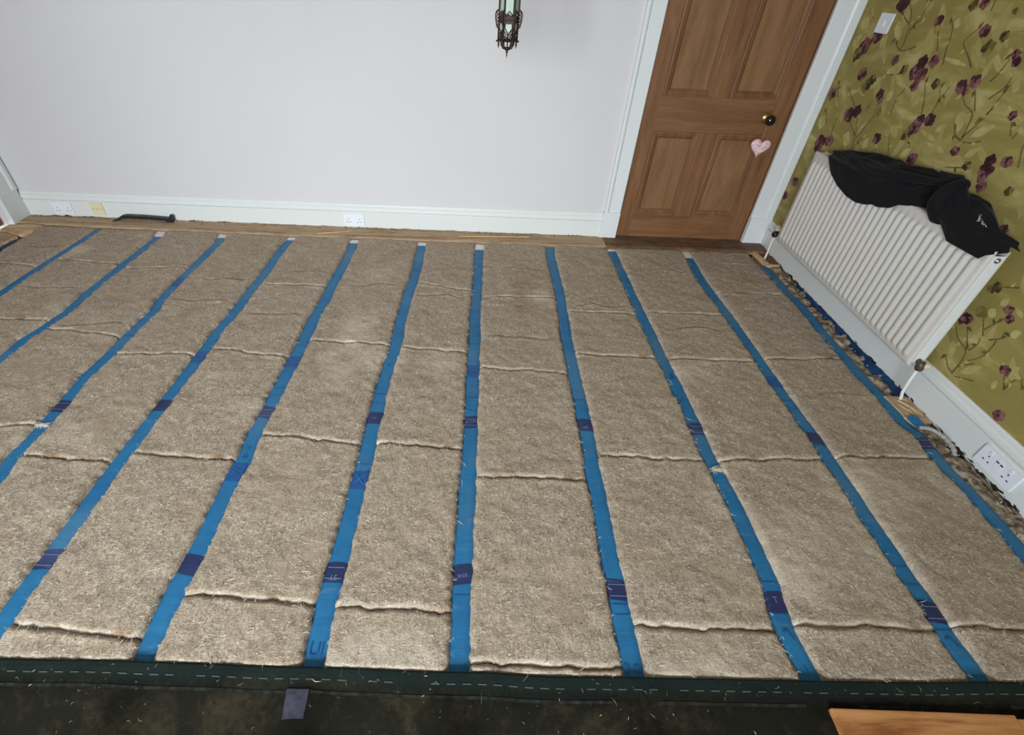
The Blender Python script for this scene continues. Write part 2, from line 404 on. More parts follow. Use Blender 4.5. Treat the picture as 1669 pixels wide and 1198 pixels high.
# architraves: flat board with a raised outer bead, on plinth blocks
def architrave(name, o, along, out, width, bead, zt, z0=.195):
    """o: inner edge at the wall; along: direction away from the opening; out: away from the wall"""
    o, along, out = np.array(o, float), np.array(along, float), np.array(out, float)
    prof = [(0, 0), (0, .018), (.004, .021), (width - bead - .004, .021), (width - bead, .018), (width - bead + .004, .027), (width - bead + .014, .034), (width - .008, .034), (width, .028), (width, 0)]
    b = MB(); b.prism(prof, (0, 0, zt - z0), 'gloss', o + np.array((0, 0, z0)), along, out)
    return tag(b.build(name), kind='structure')
def plinth(name, parent, lo, hi):
    MB().box(lo, hi, 'gloss', .003).build(name, parent)
t = architrave('trim_1', (DX0, YB, 0), (-1, 0, 0), (0, -1, 0), .110, .030, 2.10)
plinth('plinth_block', t, (.808, YB - .032, ZB - .012), (DX0 - .001, YB, .195))
t = architrave('trim_2', (DX1, YB, 0), (1, 0, 0), (0, -1, 0), .150, .064, 2.10)
plinth('plinth_block', t, (DX1 + .001, YB - .030, ZB - .012), (XR - .001, YB, .195))
t = tag(MB().box((DX0 - .11, YB - .03, DH + .005), (XR - .001, YB, DH + .12), 'gloss', .006).build('trim_3'), kind='structure')
t = architrave('trim_4', (XL, LY1, 0), (0, 1, 0), (1, 0, 0), YB - LY1 - .004, .045, 2.10)
plinth('plinth_block', t, (XL, LY1 - .004, ZB - .015), (XL + .032, YB - .020, .200))
t = architrave('trim_5', (XL, LY0, 0), (0, -1, 0), (1, 0, 0), .14, .04, 2.10)
# door linings
tag(MB().box((DX0 - .003, YB + .002, -.01), (DX0 + .003, YB + .14, DH), 'door_v').box((DX1 - .002, YB + .001, -.01), (DX1 + .004, YB + .14, DH), 'door_v').build('trim_6'), kind='structure')

# four panel doors
def panel_door(name, x0, x1, zt, yf, xs, zs, flip=None):
    """xs: stile/panel edges (4 inner values), zs: panel edges (4 values). front face at yf, facing -Y"""
    d = empty(name, (0, 0, 0), kind='structure')
    th = .036; zb = .004
    pieces = []
    P = lambda nm, lo, hi, mat: pieces.append(MB().box(lo, hi, mat, .0015).build(nm, d))
    P('stile', (x0, yf, zb), (xs[0], yf + th, zt), 'door_v'); P('stile', (xs[3], yf, zb), (x1, yf + th, zt), 'door_v')
    for za, zc in ((zb, zs[0]), (zs[1], zs[2]), (zs[3], zt)): P('rail', (xs[0], yf + .0007, za), (xs[3], yf + th, zc), 'door_h')
    for za, zc in ((zs[0], zs[1]), (zs[2], zs[3])): P('mullion', (xs[1], yf + .0007, za), (xs[2], yf + th, zc), 'door_v')
    prof = [(0, .000), (.002, -.004), (.009, -.006), (.014, -.003), (.016, .003), (.024, .004), (.027, .000), (.033, .004), (.040, .0125)]
    for za, zc in ((zs[0], zs[1]), (zs[2], zs[3])):
        for xa, xb in ((xs[0], xs[1]), (xs[2], xs[3])):
            P('panel', (xa, yf + .0125, za), (xb, yf + .026, zc), 'door_panel')
            b = MB(); V = []; F = []
            for k, (i, h) in enumerate(prof):
                V += [(xa + i, yf + h, za + i), (xb - i, yf + h, za + i), (xb - i, yf + h, zc - i), (xa + i, yf + h, zc - i)]
            for k in range(len(prof) - 1):
                for j in range(4): F.append((4 * k + j, 4 * k + (j + 1) % 4, 4 * k + 4 + (j + 1) % 4, 4 * k + 4 + j))
            b.add(V, F, 'door_v'); b.build('moulding', d)
    return d
door = panel_door('door_1', .933, 1.838, DH, .2166, (1.032, 1.325, 1.440, 1.735), (.176, .714, .914, 1.90))
# knob: brass rose and neck, black china ball
kc = (1.709, .2166, .812)
b = MB(); b.lathe([(.031, 0), (.031, .003), (.027, .007), (.020, .010), (.012, .014), (.010, .030), (.013, .036), (.011, .042)], kc, (0, -1, 0), 'brass', 24)
kn = b.build('doorknob', door); tag(kn, 'brass rose and neck of the door knob')
b = MB(); b.lathe([(.008, .036), (.018, .040), (.026, .047), (.030, .057), (.029, .068), (.023, .077), (.012, .082), (.002, .084)], kc, (0, -1, 0), 'knob', 28)
tag(b.build('knob_ball', kn), 'black china ball of the door knob')
door2 = panel_door('door_2', -.82, .02, DH - .01, 0, (-.72, -.46, -.34, -.08), (.18, .714, .914, 1.90))
door2.location = (XL - .045, 0, 0); door2.rotation_euler = (0, 0, R(90))   # faces +X

# ---------------------------------------------------------------- print on the wallpaper
BLOOMS = [ (0.174,1.401,0.027,1),(0.174,1.364,0.021,1),(-0.111,1.409,0.027,0),(-0.402,1.360,0.016,0),(-0.548,1.422,0.016,2),(-0.603,1.431,0.016,1),(-0.681,1.344,0.018,1),(-0.788,1.335,0.014,2),(-0.744,1.292,0.019,3),(-0.883,1.287,0.013,1),(-0.907,1.264,0.013,1),(-0.030,1.267,0.024,0),(0.033,1.217,0.031,1),(0.070,1.176,0.024,2),(-0.247,1.187,0.017,1),(-0.434,1.203,0.021,0),(-0.426,1.160,0.026,0),(-0.468,1.156,0.021,1),(-0.500,1.216,0.018,1),(-0.463,1.110,0.017,1),(-0.343,1.159,0.016,2),(-0.053,1.098,0.022,1),(-0.156,1.088,0.018,2),(-0.124,1.057,0.024,3),(-0.262,1.041,0.018,0),(-0.284,1.017,0.015,1),(0.163,0.927,0.033,1),(0.133,0.974,0.023,1),(0.167,0.863,0.020,1),(-0.099,0.909,0.026,0),(-0.149,0.938,0.022,0),(-0.724,1.151,0.019,0),(-0.778,1.178,0.018,0),(-0.758,1.136,0.010,0),(-1.032,1.104,0.012,0),(-0.598,0.962,0.025,1),(-0.661,1.007,0.021,0),(-0.608,0.993,0.018,0),(-0.573,0.921,0.019,2),(-0.401,0.861,0.019,0),(0.043,0.721,0.033,1),(-0.034,0.758,0.025,0),(-0.884,0.933,0.015,1),(-0.688,0.843,0.020,1),(-1.072,0.912,0.022,0),(-1.064,0.946,0.017,0),(-1.076,0.882,0.013,1),(-1.131,0.961,0.016,1),(-0.980,0.901,0.014,2),(-1.100,0.856,0.016,1),(-1.218,0.877,0.012,3),(-1.298,0.758,0.014,0),(-1.283,0.741,0.012,0),(0.154,0.428,0.031,1),(0.113,0.466,0.022,1),(0.156,0.366,0.020,1),(-0.583,1.137,0.016,3),(-0.306,0.964,0.017,3),(-0.767,1.414,0.008,2),(-1.415,0.421,0.017,0),(-1.400,0.405,0.013,0),(-1.524,0.533,0.013,1),(-1.550,0.508,0.012,1),(-1.430,0.578,0.014,2),(-1.415,0.561,0.012,3),(-1.446,0.474,0.018,3),(-1.670,0.352,0.015,0),(-1.517,0.176,0.013,1),(-1.703,0.187,0.017,0),(-1.768,0.206,0.016,1) ]
STEMS = [ [(-0.155,1.411),(-0.202,1.371),(-0.228,1.330),(-0.248,1.264),(-0.248,1.226)],[(-0.121,1.385),(-0.164,1.357),(-0.225,1.331)],[(-0.289,1.417),(-0.275,1.364),(-0.244,1.313)],[(-0.309,1.366),(-0.259,1.333),(-0.251,1.299)],[(-0.406,1.344),(-0.446,1.301),(-0.486,1.252)],[(-0.463,1.376),(-0.510,1.329),(-0.532,1.263),(-0.559,1.211)],[(-0.640,1.345),(-0.605,1.299),(-0.674,1.251),(-0.720,1.218)],[(-0.248,1.226),(-0.301,1.238),(-0.341,1.255)],[(-0.871,1.270),(-0.862,1.222),(-0.846,1.188)],[(-0.178,1.270),(-0.205,1.247),(-0.248,1.226)],[(-0.125,0.886),(-0.174,0.858),(-0.228,0.831),(-0.248,0.760)],[(-0.169,0.919),(-0.234,0.833)],[(-0.297,0.975),(-0.281,0.905),(-0.240,0.826)],[(-0.309,0.859),(-0.275,0.819),(-0.257,0.775)],[(-0.751,1.126),(-0.798,1.094),(-0.855,1.074),(-0.872,1.021),(-0.877,0.977)],[(-0.801,1.152),(-0.859,1.083)],[(-0.934,1.159),(-0.923,1.085),(-0.877,0.986)],[(-0.927,1.216),(-0.924,1.179),(-0.887,1.134)],[(-0.932,1.109),(-0.911,1.071),(-0.894,1.044)],[(-0.800,1.023),(-0.833,0.987),(-0.878,0.974)],[(-0.891,0.971),(-0.935,0.980),(-0.970,0.996)],[(-0.616,1.127),(-0.645,1.089),(-0.651,1.028)],[(-0.665,1.141),(-0.646,1.077)],[(-0.399,0.975),(-0.392,1.036),(-0.410,1.092)],[(-0.239,1.122),(-0.332,1.141)],[(-0.414,0.840),(-0.464,0.786)],[(-0.469,0.898),(-0.540,0.800)],[(-0.518,1.129),(-0.563,1.074),(-0.595,1.016)],[(-1.045,1.084),(-1.076,1.041)],[(-0.885,0.866),(-0.979,0.893)],[(0.112,1.379),(0.072,1.335)],[(-0.617,0.914),(-0.634,0.877)],[(-1.098,1.080),(-1.090,1.034)],[(0.128,1.041),(0.073,0.964)],[(0.021,1.028),(-0.115,0.953)],[(0.128,0.897),(0.063,0.827)],[(-0.236,1.013),(-0.212,0.950)],[(-0.002,0.875),(-0.023,0.789)],[(-1.150,1.022),(-1.187,0.957)],[(-0.866,1.285),(-0.907,1.294)] , [(-1.398,0.369),(-1.439,0.336),(-1.496,0.319),(-1.513,0.280),(-1.516,0.217)],[(-1.437,0.396),(-1.498,0.325)],[(-1.468,0.457),(-1.513,0.403)],[(-1.530,0.498),(-1.516,0.463),(-1.501,0.424)],[(-1.443,0.254),(-1.483,0.219),(-1.520,0.212)],[(-1.523,0.277),(-1.564,0.334),(-1.571,0.387),(-1.566,0.419)],[(-1.516,0.242),(-1.536,0.270),(-1.562,0.298)],[(-1.512,0.389),(-1.519,0.361),(-1.506,0.324)],[(-1.534,0.206),(-1.569,0.225),(-1.610,0.244)],[(-1.569,0.462),(-1.574,0.434),(-1.542,0.404)],[(-1.680,0.334),(-1.713,0.295)],[(-1.727,0.360),(-1.716,0.331),(-1.714,0.289)],[(-1.733,0.366),(-1.761,0.331)],[(-1.444,0.587),(-1.499,0.615)] ]
LEAVES = [ [(-0.192,1.259),(-0.206,1.288),(-0.180,1.317),(-0.145,1.342),(-0.130,1.314),(-0.153,1.284)],[(-0.840,0.996),(-0.845,1.024),(-0.823,1.049),(-0.795,1.069),(-0.790,1.042),(-0.810,1.016)],[(-0.518,1.029),(-0.538,1.053),(-0.524,1.077),(-0.499,1.099),(-0.478,1.075),(-0.490,1.050)],[(0.127,1.281),(0.090,1.297),(0.095,1.320),(0.112,1.341),(0.149,1.326),(0.148,1.304)],[(-0.692,1.222),(-0.639,1.235),(-0.588,1.237),(-0.543,1.234),(-0.600,1.220),(-0.651,1.218)],[(-0.855,1.221),(-0.858,1.244),(-0.834,1.262),(-0.805,1.278),(-0.802,1.255),(-0.824,1.236)],[(-0.231,1.125),(-0.271,1.128),(-0.283,1.143),(-0.285,1.159),(-0.246,1.156),(-0.231,1.142)],[(-0.911,0.996),(-0.956,1.009),(-0.977,1.034),(-0.987,1.058),(-0.944,1.047),(-0.920,1.023)],[(-0.484,1.270),(-0.510,1.268),(-0.521,1.276),(-0.524,1.286),(-0.498,1.287),(-0.487,1.280)],[(-0.589,0.983),(-0.617,0.993),(-0.618,1.009),(-0.611,1.025),(-0.584,1.015),(-0.580,1.000)],[(-0.147,1.042),(-0.193,1.058),(-0.208,1.083),(-0.210,1.107),(-0.165,1.092),(-0.147,1.068)],[(-0.186,0.765),(-0.210,0.794),(-0.191,0.818),(-0.160,0.837),(-0.134,0.809),(-0.150,0.784)],[(-0.330,0.791),(-0.354,0.809),(-0.349,0.829),(-0.335,0.846),(-0.310,0.828),(-0.313,0.808)],[(-0.845,0.911),(-0.800,0.927),(-0.755,0.928),(-0.715,0.922),(-0.762,0.906),(-0.808,0.905)],[(-0.759,0.938),(-0.722,0.955),(-0.682,0.960),(-0.644,0.960),(-0.682,0.942),(-0.723,0.937)],[(-0.721,0.970),(-0.751,0.978),(-0.763,0.995),(-0.766,1.012),(-0.736,1.004),(-0.723,0.988)],[(-0.609,0.826),(-0.641,0.840),(-0.648,0.861),(-0.645,0.881),(-0.613,0.868),(-0.604,0.847)],[(-0.972,1.169),(-0.989,1.182),(-0.982,1.198),(-0.968,1.214),(-0.951,1.202),(-0.956,1.185)],[(-0.941,0.923),(-0.971,0.934),(-0.982,0.953),(-0.985,0.972),(-0.956,0.962),(-0.943,0.943)],[(0.142,1.205),(0.105,1.221),(0.097,1.243),(0.101,1.264),(0.138,1.249),(0.148,1.227)],[(-0.093,1.220),(-0.120,1.237),(-0.116,1.258),(-0.103,1.278),(-0.076,1.262),(-0.077,1.241)],[(-0.804,1.315),(-0.812,1.329),(-0.803,1.346),(-0.788,1.361),(-0.779,1.347),(-0.788,1.330)],[(0.108,0.785),(0.077,0.814),(0.091,0.841),(0.119,0.863),(0.151,0.835),(0.140,0.808)],[(0.008,0.986),(-0.044,0.993),(-0.074,1.011),(-0.092,1.030),(-0.042,1.023),(-0.010,1.006)],[(-0.515,1.338),(-0.535,1.348),(-0.530,1.362),(-0.517,1.376),(-0.497,1.367),(-0.500,1.353)],[(-0.332,1.021),(-0.355,1.036),(-0.350,1.054),(-0.337,1.070),(-0.314,1.055),(-0.316,1.038)],[(-1.031,1.097),(-1.026,1.113),(-1.009,1.124),(-0.990,1.131),(-0.995,1.116),(-1.011,1.105)],[(0.270,1.142),(0.242,1.158),(0.243,1.178),(0.254,1.196),(0.282,1.180),(0.283,1.160)],[(-0.291,1.381),(-0.315,1.398),(-0.311,1.420),(-0.298,1.441),(-0.273,1.425),(-0.275,1.403)] , [(-1.470,0.253),(-1.469,0.284),(-1.450,0.305),(-1.428,0.320),(-1.429,0.290),(-1.446,0.268)],[(-1.540,0.227),(-1.573,0.247),(-1.588,0.277),(-1.595,0.306),(-1.563,0.288),(-1.546,0.258)],[(-1.485,0.472),(-1.501,0.486),(-1.493,0.499),(-1.478,0.510),(-1.462,0.495),(-1.468,0.482)],[(-1.485,0.528),(-1.503,0.536),(-1.505,0.550),(-1.501,0.565),(-1.482,0.558),(-1.479,0.544)],[(-1.594,0.457),(-1.615,0.462),(-1.619,0.478),(-1.617,0.495),(-1.596,0.489),(-1.590,0.475)],[(-1.446,0.299),(-1.460,0.311),(-1.463,0.326),(-1.462,0.339),(-1.449,0.328),(-1.445,0.314)],[(-1.682,0.263),(-1.689,0.279),(-1.683,0.293),(-1.672,0.303),(-1.665,0.287),(-1.670,0.274)],[(-1.587,0.340),(-1.589,0.352),(-1.583,0.361),(-1.575,0.368),(-1.572,0.356),(-1.578,0.346)],[(-1.694,0.344),(-1.710,0.358),(-1.707,0.375),(-1.699,0.391),(-1.683,0.378),(-1.684,0.361)],[(-1.490,0.397),(-1.505,0.402),(-1.505,0.413),(-1.501,0.424),(-1.487,0.419),(-1.485,0.408)],[(-1.587,0.534),(-1.574,0.550),(-1.556,0.554),(-1.539,0.554),(-1.552,0.538),(-1.570,0.533)] ]

def wallprint():
    cls = {}
    e = [0]
    def put(mat, poly, d):
        b = cls.setdefault(mat, MB()); e[0] += 1
        x = XR - .0004 - d - (e[0] % 37) * .000012
        n = len(poly); cy = sum(p[0] for p in poly) / n; cz = sum(p[1] for p in poly) / n
        b.add([(x, cy, cz)] + [(x, p[0], p[1]) for p in poly], [(0, 1 + i, 1 + (i + 1) % n) for i in range(n)], mat)
    def seen(y, z): return not (y < -.99 - (1.4 - z) * .82 or z > 1.47)
    rr = random.Random(3)
    for k, (dy, dz) in enumerate(((0, 0), (-1.27, .50), (-1.27, 0.0), (-.63, .62), (-.02, .66), (-1.9, .6), (-2.5, .1), (-2.5, .65))):
        for P in LEAVES:
            if k and seen(P[0][0] + dy, P[0][1] + dz): continue
            Q = [(p[0] + dy, p[1] + dz) for p in catmull(P + [P[0]], 4)[:-1]]
            if min(q[1] for q in Q) < .182 or max(q[0] for q in Q) > .19: continue
            put('leaf', Q, .0000)
        for P in STEMS:
            if k and seen(P[0][0] + dy, P[0][1] + dz): continue
            Q = catmull(P, 4); n = len(Q); wd = .0040
            L = []; Rr = []
            for i, q in enumerate(Q):
                tt = Q[min(i + 1, n - 1)] - Q[max(i - 1, 0)]; tt = tt / (np.linalg.norm(tt) + 1e-9)
                nn = np.array((-tt[1], tt[0])) * wd * (.45 + .4 * i / n)
                L.append(q + nn + (dy, dz)); Rr.append(q - nn + (dy, dz))
            if min(q[1] for q in L) < .182 or max(q[0] for q in L) > .19: continue
            b = cls.setdefault('stem', MB()); x = XR - .0009
            b.add([(x, q[0], q[1]) for q in L] + [(x, q[0], q[1]) for q in Rr], [(i, i + 1, n + i + 1, n + i) for i in range(n - 1)], 'stem')
            # a small leaf or bud at the tip and along the stem
            for (j, s) in ((0, .020), (n // 2, .016)):
                a = rr.uniform(0, 6.28); c = Q[j] + (dy, dz); d1 = np.array((math.cos(a), math.sin(a))) * s; d2 = np.array((-d1[1], d1[0])) * .38
                if c[1] - s > .19 and c[0] + s < .18: put('stem' if rr.random() < .35 else 'leaf', [c, c + d1 * .5 + d2, c + d1 * 1.6, c + d1 * .6 - d2], .0007)
        for (y, z, r, kd) in BLOOMS:
            r *= 1.3
            if k and seen(y + dy, z + dz): continue
            y += dy; z += dz
            if z - r < .182 or y + r > .19: continue
            npet = 5; ph = rr.uniform(0, 6.28); sq = rr.uniform(.75, 1.0)
            for p in range(npet):
                a = ph + p * 6.283 / npet; pr_ = r * rr.uniform(.50, .68)
                cc = np.array((y + math.cos(a) * r * .62, z + math.sin(a) * r * .62 * sq))
                poly = []
                for j in range(10):
                    bb = j * .6283; q = pr_ * (1 + .12 * math.sin(3 * bb + p))
                    poly.append((min(cc[0] + math.cos(bb) * q, .195), cc[1] + math.sin(bb) * q))
                kk = kd if rr.random() < .7 else {0: 1, 1: 0, 2: 3, 3: 2}[kd]
                put('bloom%d' % kk, poly, .0012)
            if kd < 2 and r > .02:
                put('bloom0', [(y + math.cos(j * .785) * r * .25, z + math.sin(j * .785) * r * .25) for j in range(8)], .0022)
    for _ in range(260):
        y, z = rr.uniform(-2.6, .15), rr.uniform(.25, 1.9); a = rr.gauss(1.0, .5); L = rr.uniform(.03, .075); W = L * rr.uniform(.22, .4)
        d = np.array((math.cos(a), math.sin(a))); n_ = np.array((-d[1], d[0]))
        Q = catmull([np.array((y, z)) + d * p * L + n_ * q * W for p, q in ((-1, 0), (-.3, 1), (.4, .7), (1, 0), (.3, -1), (-.4, -.8), (-1, 0))], 3)[:-1]
        if max(q[0] for q in Q) < .18: put('stroke', Q, -.0003)
    for mat, b in cls.items():
        nm = {'leaf': 'printed_leaves', 'stroke': 'printed_strokes', 'stem': 'printed_stems'}.get(mat, 'printed_blooms')
        tag(b.build(nm, wall_right), kind='stuff')
wallprint()

# ---------------------------------------------------------------- what is left of the floorboards
BE = [(XL, .048), (-3.18, .046), (-2.72, .026), (-1.36, .011), (-.44, .012), (.46, .012), (1.0, .022), (1.32, .036), (1.885, .034), (1.974, .020)]
def back_board():
    P = smooth_poly(BE, .02); xs = P[:, 0]; ye = P[:, 1] + vn(xs * 30, xs * 0, 3) * .003 + vn(xs * 9, xs * 0, 4) * .004 - .004
    for nm, mat, xa, xb in (('floorboard', 'board', XL, .83), ('floorboard', 'threshold', .81, 1.974)):
        k = (xs >= xa) & (xs <= xb + .01); X = xs[k]; Y0 = ye[k]
        t = np.linspace(0, 1, 9)[:, None]
        yy = Y0[None] * (1 - t) + (.30 if mat == 'threshold' else .2) * t; XX = np.repeat(X[None], 9, 0)
        Z = (.013 if mat == 'board' else .0122) + vn(XX * 25, yy * 40, 8) * .003; Z[0] -= .002
        n = len(X)
        XX = np.vstack([X, X, XX]); yy = np.vstack([Y0 + .004, Y0 + .001, yy]); Z = np.vstack([np.full(n, -.012), np.full(n, -.003), Z])
        MB().grid(XX, yy, Z, mat).build(nm, floor)
    # split tongue along the board's broken edge
    X = xs; Y0 = ye
    b = MB(); w_ = .010 + vn(X * 14, X * 0, 12) * .012; zt = .006 + vn(X * 20, X * 0, 13) * .004
    XX = np.vstack([X, X, X, X]); yy = np.vstack([Y0 - w_, Y0 - w_, Y0 + .002, Y0 + .004]); Z = np.vstack([np.full(len(X), -.01), zt - .003, zt, zt])
    b.grid(XX, yy, Z, 'board_edge'); tag(b.build('broken_tongue', floor), 'splintered reddish edge of the cut floorboard')
back_board()
def wood_piece(name, poly, z, th, top, label, cat, side='cut_wood', ragged=.004):
    P = smooth_poly(list(poly) + [poly[0]], .02)[:-1]
    c = P.mean(0)
    P = P + np.stack([vn(P[:, 0] * 60, P[:, 1] * 60, 5), vn(P[:, 0] * 60, P[:, 1] * 60, 6)], 1) * ragged * 2
    n = len(P); In = c + (P - c) * .90
    V = [(*p, z - th) for p in P] + [(*p, z - .003) for p in P] + [(*(c + (p - c) * .985), z) for p in P] + [(*p, z + .001) for p in In]
    b = MB(); b.add(V, [(r * n + i, r * n + (i + 1) % n, (r + 1) * n + (i + 1) % n, (r + 1) * n + i) for r in range(2) for i in range(n)], side)
    b.add(V[2 * n:], [(i, (i + 1) % n, n + (i + 1) % n, n + i) for i in range(n)] + [list(range(n, 2 * n))], top)
    return tag(b.build(name, loc=(c[0], c[1], z - th)), label, cat)
# sawn threshold by the left doorway
wood_piece('threshold_board', [(XL + .003, .004), (-3.19, .034), (-3.105, .020), (-3.11, -.09), (-3.135, -.14), (-3.19, -.13), (XL + .003, -.08)], .012, .02, 'cut_wood', 'pale sawn board end on the floor beside the left plinth block', 'board')
wood_piece('threshold_board', [(XL + .003, -.085), (-3.195, -.135), (-3.15, -.15), (-3.165, -.30), (-3.18, -.42), (-3.19, -.80), (XL + .003, -.80)], .008, .018, 'board', 'dusty grey brown board in the left doorway with pale sawn edge', 'board')
# slivers of split wood lying on the back board
def sliver(name, p, q, wd, label, mat='sliver', z=.0165):
    p, q = np.array(p, float), np.array(q, float); d = q - p; L = np.linalg.norm(d); d /= L; n = np.array((-d[1], d[0])) * wd
    b = MB(); c = (p + q) / 2
    poly = [p - n * .1, p + d * L * .2 - n, q - d * L * .15 - n * .8, q, q - d * L * .1 + n * .5, p + d * L * .25 + n * .7]
    b.prism([tuple(a) for a in poly], (0, 0, .004), mat, (0, 0, z)); return tag(b.build(name, loc=(c[0], c[1], z)), label, 'splinter')
sliver('wood_splinter', (-1.185, .036), (-.955, .104), .006, 'pale thin wood splinter slanting on the board, just left of the middle socket')
sliver('wood_splinter', (-.195, .084), (.31, .117), .007, 'longest pale wood splinter on the back board, right of the middle socket')
sliver('wood_splinter', (-.83, .030), (-.30, .022), .005, 'reddish splinter along the board edge below the middle socket', 'board_edge', .017)
# board ends left beside the right skirting
wood_piece('board_offcut', [(1.868, .026), (1.888, .024), (1.975, -.02), (1.975, -.150), (1.895, -.146), (1.874, -.128)], .008, .022, 'threshold', 'dark board end in the far right corner by the skirting', 'offcut', ragged=.003)
b = MB(); b.prism([(1.864, .028), (1.884, .030), (1.899, -.146), (1.876, -.150)], (0, 0, .022), 'cut_wood', (0, 0, -.008)); b.prism([(1.876, -.150), (1.899, -.146), (1.968, -.140), (1.97, -.160), (1.88, -.165)], (0, 0, .016), 'cut_wood', (0, 0, -.008))
tag(b.build('edge_batten', loc=(1.88, -.06, -.008)), 'pale batten edging the dark board end in the far right corner', 'batten')
o = wood_piece('board_offcut', [(1.862, -1.447), (1.972, -1.444), (1.972, -1.615), (1.895, -1.622), (1.872, -1.60)], .006, .03, 'board', 'splintered board end beneath the near radiator pipe', 'offcut', ragged=.005)

for (a, q, hh) in (((1.884, -1.49), (1.94, -1.60), .006), ((1.90, -1.47), (1.955, -1.545), .008), ((1.925, -1.50), (1.962, -1.59), .007), ((1.885, -1.55), (1.91, -1.60), .005), ((1.915, -1.455), (1.962, -1.48), .006)):
    p, q = np.array(a), np.array(q); d = q - p; nn = np.array((-d[1], d[0])) / np.linalg.norm(d) * .006
    b = MB(); b.add([(*(p - nn), .004), (*(p + nn), .004), (*(q + nn * .4), .004), (*(q - nn * .7), .004), (*(p + d * .2), .004 + hh), (*(q - d * .3), .004 + hh * .8)], [(0, 1, 4), (1, 2, 5, 4), (2, 3, 5), (3, 0, 4, 5)], 'sliver'); b.build('split_fibre', o)

# ================================================================ JOISTS UNDER BLUE MEMBRANE
STRIPS = {
 1: [ (-2.701,-0.000), (-2.709,-0.324), (-2.720,-0.572), (-2.720,-0.825) ],
 2: [ (-2.269,-0.002), (-2.246,-0.084), (-2.253,-0.475), (-2.257,-0.825), (-2.240,-1.005), (-2.258,-1.145), (-2.283,-1.271), (-2.277,-1.408) ],
 3: [ (-1.836,-0.013), (-1.812,-0.119), (-1.817,-0.440), (-1.819,-0.859), (-1.794,-0.973), (-1.805,-1.161), (-1.805,-1.367), (-1.814,-1.515), (-1.794,-1.684), (-1.791,-1.780), (-1.785,-1.875), (-1.788,-1.978), (-1.773,-2.058) ],
 4: [ (-1.352,-0.016), (-1.354,-0.059), (-1.365,-0.201), (-1.361,-0.499), (-1.365,-0.739), (-1.370,-0.944), (-1.378,-1.160), (-1.375,-1.353), (-1.376,-1.489), (-1.379,-1.680), (-1.381,-1.793), (-1.380,-1.950), (-1.382,-2.081), (-1.374,-2.362), (-1.375,-2.419), (-1.376,-2.493), (-1.373,-2.569) ],
 5: [ (-0.914,-0.040), (-0.912,-0.116), (-0.907,-0.321), (-0.917,-0.561), (-0.917,-0.774), (-0.927,-0.965), (-0.922,-1.152), (-0.921,-1.330), (-0.924,-1.506), (-0.925,-1.701), (-0.932,-1.821), (-0.922,-1.943), (-0.930,-2.069), (-0.923,-2.339), (-0.923,-2.386), (-0.929,-2.466), (-0.929,-2.556), (-0.925,-2.639), (-0.920,-2.666) ],
 6: [ (-0.447,-0.019), (-0.444,-0.085), (-0.439,-0.407), (-0.447,-0.562), (-0.457,-0.774), (-0.456,-1.024), (-0.451,-1.267), (-0.458,-1.321), (-0.463,-1.511), (-0.462,-1.713), (-0.459,-1.889), (-0.461,-2.031), (-0.457,-2.178), (-0.460,-2.331), (-0.463,-2.393), (-0.465,-2.481), (-0.460,-2.570), (-0.459,-2.650) ],
 7: [ (-0.044,-0.013), (-0.049,-0.117), (-0.050,-0.456), (-0.056,-0.862), (-0.053,-1.110), (-0.057,-1.301), (-0.053,-1.519), (-0.055,-1.713), (-0.054,-1.843), (-0.056,-1.962), (-0.057,-2.135), (-0.058,-2.314), (-0.059,-2.407), (-0.060,-2.538), (-0.059,-2.659) ],
 8: [ (0.444,-0.007), (0.436,-0.140), (0.439,-0.418), (0.443,-0.640), (0.436,-0.859), (0.427,-1.079), (0.431,-1.227), (0.431,-1.406), (0.432,-1.612), (0.434,-1.734), (0.426,-1.939), (0.426,-2.046), (0.426,-2.144), (0.425,-2.300), (0.426,-2.414), (0.424,-2.498), (0.423,-2.588), (0.423,-2.658) ],
 9: [ (0.873,-0.008), (0.869,-0.104), (0.873,-0.344), (0.878,-0.573), (0.880,-0.777), (0.887,-0.964), (0.888,-1.116), (0.893,-1.258), (0.903,-1.423), (0.905,-1.579), (0.905,-1.706), (0.905,-1.838), (0.913,-1.953), (0.922,-2.057), (0.925,-2.365), (0.914,-2.434), (0.906,-2.512), (0.911,-2.587), (0.916,-2.646) ],
 10: [ (1.391,0.004), (1.384,-0.107), (1.371,-0.366), (1.375,-0.608), (1.384,-0.825), (1.386,-1.017), (1.388,-1.330), (1.387,-1.462), (1.392,-1.607), (1.399,-1.733), (1.396,-1.880), (1.394,-2.027), (1.391,-2.132), (1.392,-2.235), (1.387,-2.341), (1.393,-2.406), (1.389,-2.472), (1.387,-2.533), (1.392,-2.587), (1.393,-2.637) ],
 11: [ (1.853,-0.200), (1.858,-0.372), (1.853,-0.508), (1.865,-0.689), (1.851,-0.903), (1.848,-1.071), (1.846,-1.225), (1.845,-1.364), (1.853,-1.477), (1.842,-1.609), (1.859,-1.692), (1.854,-1.775), (1.853,-1.871), (1.860,-1.968), (1.860,-2.069), (1.859,-2.162), (1.848,-2.241) ],
}
